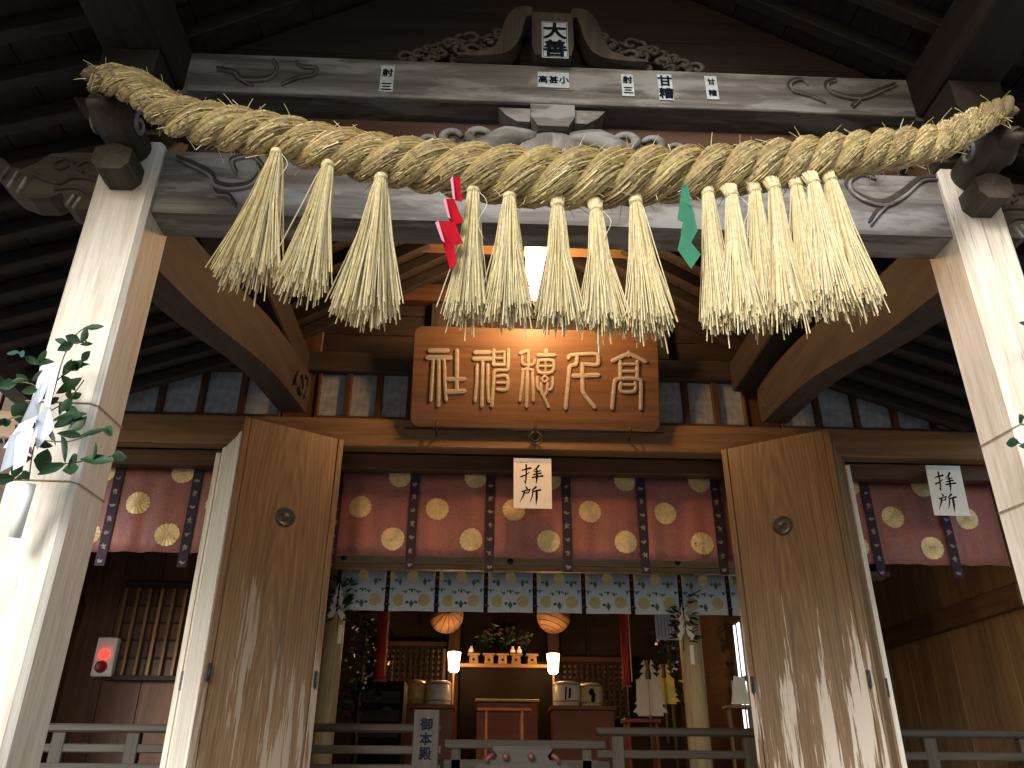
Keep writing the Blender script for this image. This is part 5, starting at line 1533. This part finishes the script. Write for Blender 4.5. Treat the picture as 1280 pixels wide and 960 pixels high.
# hanging red banners
for pxs, py0, py1, Y, lab in (((473, 487, 467, 482), 760, 851, 9.2, 'broad red cloth banner hanging at the left side of the altar'), ((774, 785, 779, 788), 760, 858, 9.6, 'narrow red cloth banner hanging at the right side of the altar')):
    a, b, c_, d_ = P(pxs[0], py0, Y), P(pxs[1], py0, Y), P(pxs[2], py1, Y), P(pxs[3], py1, Y)
    t = thing('hanging_banner', lab, 'banner', (c_ + d_) / 2)
    top = Vector((0, 0, .5))
    V = []; F = []
    for j in range(9):
        f = j / 8
        for i in range(5):
            g_ = i / 4
            l = (a + top) * (1 - f) + c_ * f; r_ = (b + top) * (1 - f) + d_ * f
            p = l * (1 - g_) + r_ * g_
            V.append((p.x, p.y + .02 * math.sin(g_ * 6 + f * 2), p.z))
    for j in range(8):
        for i in range(4): F.append([j * 5 + i, j * 5 + i + 1, j * 5 + 6 + i, j * 5 + 5 + i])
    MB().add(V, F).build('cloth', 'red_cloth', t, solid=.004, smooth=True)
    MB().tube([c_ + Vector((-.01, -.01, 0)), d_ + Vector((.01, -.01, 0))], .012, 8).build('bottom_rod', 'tan_wood_X', t)
    part_box(t, b.x - .012, b.x + .002, Y - .014, Y - .008, min(c_.z, d_.z) + .05, a.z, 'gold_edge', 'gold_paper', .001)
# paper wands
def wand(px, py0, py1, Y, wpx, mat, lab):
    t0_ = P(px, py0, Y); b0_ = P(px, py1, Y)
    t = thing('paper_wand', lab, 'paper wand', (t0_.x, Y, b0_.z))
    w = wpx / 1000 * Y * 1.06
    MB().tube([(t0_.x, Y + .03, b0_.z - .4), (t0_.x, Y + .03, t0_.z)], .012, 6).build('stick', 'tan_wood_Z', t)
    n = 7
    for s in (-1, 1):
        pts = []
        for i in range(n + 1):
            z = t0_.z + (b0_.z - t0_.z) * i / n
            ww = w * (.12 + .40 * i / n)
            zs_ = (b0_.z - t0_.z) / n
            pts += [(t0_.x + s * ww, Y - .01 * s, z), (t0_.x + s * (ww + w * .10), Y - .01 * s, z + zs_ * .55), (t0_.x + s * ww * .72, Y - .01 * s, z + zs_ * .62)] if i < n else [(t0_.x + s * ww * .8, Y - .01 * s, z)]
        inner = [(t0_.x + s * w * .06 * (1 if i % 2 else 1.6), Y - .01 * s, t0_.z + (b0_.z - t0_.z) * i / n) for i in range(n, -1, -1)]
        MB().prism(pts + inner, (0, .004, 0)).build('zigzag_paper', mat, t)
    for i in range(5):
        x = t0_.x + (i - 2) * w * .16
        MB().prism([(x - w * .09, Y + .012 + .004 * i, t0_.z - (t0_.z - b0_.z) * .35), (x + w * .09, Y + .012 + .004 * i, t0_.z - (t0_.z - b0_.z) * .35), (x + w * .12, Y + .012 + .004 * i, b0_.z), (x - w * .12, Y + .012 + .004 * i, b0_.z + .02)], (0, .002, 0)).build('paper_strip', mat, t)
wand(809, 825, 895, 9.0, 34, 'wand_paper', 'tall white zigzag paper wand standing left of the right round inner post')
wand(829, 830, 880, 9.6, 28, 'gold_paper', 'gold zigzag paper wand standing behind the white one')
ws = thing('wand_stand', 'small red lacquered stand below the white paper wand', 'stand', (P(792, 915, 9.0).x, 9.0, 1.25))
c = P(805, 899, 9.0)
part_box(ws, c.x - .22, c.x + .15, 8.88, 9.18, c.z - .04, c.z, 'stand_top', 'lacquer_red')
for x in (c.x - .18, c.x + .11): part_box(ws, x - .015, x + .015, 8.9, 9.15, 1.25, c.z - .041, 'leg', 'lacquer_red')
# dark shrubbery offerings either side
for px, py, Y, seed, lab in ((455, 810, 9.4, 21, 'dark leafy arrangement with pale blossoms behind the left round post'), (835, 800, 10.2, 22, 'dark leafy arrangement beside the right round post')):
    r6 = random.Random(seed)
    c = P(px, py, Y)
    t = thing('leaf_arrangement', lab, 'plant', (c.x, Y, 1.25))
    m = MB(); m2 = MB()
    for i in range(170):
        b = c + Vector((r6.gauss(0, .12), r6.gauss(0, .1), r6.uniform(-.75, .45)))
        leaf_mesh(m, b, (r6.uniform(-1, 1), r6.uniform(-1, .2), r6.uniform(-.4, .8)), (0, -.5, 1), r6.uniform(.07, .13), .026, .3)
    for i in range(12):
        b = c + Vector((r6.gauss(0, .1), -.22, r6.uniform(-.5, .25)))
        m2.lathe([(.004, 0), (.014, .008), (.016, .016), (.004, .022)], b, 8, (0, -1, .2))
    m.build('foliage', 'dark_leaves', t); m2.build('blossom', 'ceramic', t)
    MB().tube([(c.x, Y, 1.25), (c.x, Y, c.z + .3)], .02, 6).build('stem', 'stem', t)
    MB().lathe([(.09, 0), (.13, .2), (.11, .4)], (c.x, Y, 1.25), 14).build('pot', 'black_paint', t)
# small table with a white cloth by the side window
c = P(918, 847, 8.35)
stb = thing('side_table', 'slender wooden stand draped with a white paper near the right inner wall', 'table', (c.x, 8.35, 1.25))
zt2 = P(918, 882, 8.35).z
part_box(stb, c.x - .13, c.x + .13, 8.25, 8.45, zt2 - .03, zt2, 'table_top', 'tan_wood_X')
for x in (c.x - .10, c.x + .10): part_box(stb, x - .016, x + .016, 8.30, 8.33, 1.25, zt2 - .031, 'leg', 'tan_wood_Z')
MB().prism([(c.x - .09, 8.24, zt2 + .004), (c.x + .09, 8.24, zt2 + .004), (c.x + .075, 8.27, zt2 + .25), (c.x - .03, 8.27, zt2 + .27)], (0, .006, 0)).build('white_paper', 'paper', stb)
for k in range(3): part_box(stb, c.x - .07 + k * .05, c.x - .06 + k * .05, 8.232, 8.239, zt2 + .02, zt2 + .22, 'paper_pleat', 'paper', .001)
# hanging document on the right
hd = P(845, 765, 9.8)
doc = thing('hanging_scroll', 'grey printed sheet hanging behind the right round post', 'paper sheet', hd)
part_box(doc, P(818, 765, 9.8).x, P(850, 765, 9.8).x, 9.8, 9.806, P(845, 800, 9.8).z, P(845, 755, 9.8).z, 'sheet', 'sticker_paper', .001)
for k in range(7): part_box(doc, P(818, 765, 9.8).x + .03 + k * .04, P(818, 765, 9.8).x + .036 + k * .04, 9.797, 9.7995, P(845, 796, 9.8).z, P(845, 758, 9.8).z, 'text_column', 'ink', .0005)
# dark offering chest at the left inside the door
ch = thing('cabinet', 'dark low cabinet with pale drawer fronts behind the left railing', 'cabinet', (P(470, 880, 9.5).x, 9.5, 1.25))
xa, xb = P(445, 880, 9.5).x, P(505, 880, 9.5).x
part_box(ch, xa, xb, 9.4, 9.9, 1.25, P(470, 852, 9.5).z, 'cabinet_body', 'black_paint')
for k, (py0, py1) in enumerate(((864, 879), (888, 902), (908, 922))):
    part_box(ch, xa + .04, xb - .04, 9.385, 9.399, P(470, py1, 9.4).z, P(470, py0, 9.4).z, 'drawer', 'rafter_wood_X')
# lucky wall post card (pale slip beside the left banner)
sl2 = P(486, 838, 10.2)
slip = thing('wooden_tablet', 'pale upright wooden tablet beside the broad red banner', 'tablet', sl2)
part_box(slip, sl2.x - .04, sl2.x + .04, 10.2, 10.215, P(486, 850, 10.2).z, P(486, 826, 10.2).z, 'tablet', 'tan_wood_Z')

# ================================================================= alarm box in the left bay
al = P(129, 820, 7.2)
ab = thing('alarm_box', 'white fire alarm panel with a lit red lamp in the left side bay', 'alarm box', (al.x, 7.29, al.z))
z0, z1 = P(126, 845, 7.2).z, P(132, 796, 7.2).z
x0, x1 = al.x - .085, al.x + .085
part_box(ab, x0, x1, 7.22, 7.297, z0, z1, 'casing', 'plastic_white', .008)
MB().lathe([(.04, 0), (.042, .01), (.03, .03), (.005, .04)], (al.x, 7.2195, z0 + (z1 - z0) * .56), 18, (0, -1, 0)).build('lit_lamp', 'alarm_glow', ab)
MB().lathe([(.05, 0), (.05, .012), (.04, .014), (.03, .008), (.004, .008)], (al.x - .005, 7.2195, z0 + (z1 - z0) * .24), 18, (0, -1, 0)).build('push_button', 'red_plastic', ab)
q = bpy.data.lights.new('alarm_light', 'POINT'); q.energy = .015; q.color = (1, .05, .03); q.shadow_soft_size = .03
qo = bpy.data.objects.new('alarm_light', q); COL.objects.link(qo); qo.location = (al.x, 7.12, z0 + (z1 - z0) * .56); qo.parent = ab

# ================================================================= settle every thing's origin at its base
for o, loc in ROOTS:
    if loc.length == 0: continue
    o.location = loc
    inv = Matrix.Translation(-loc)
    for ch in o.children: ch.matrix_parent_inverse = inv
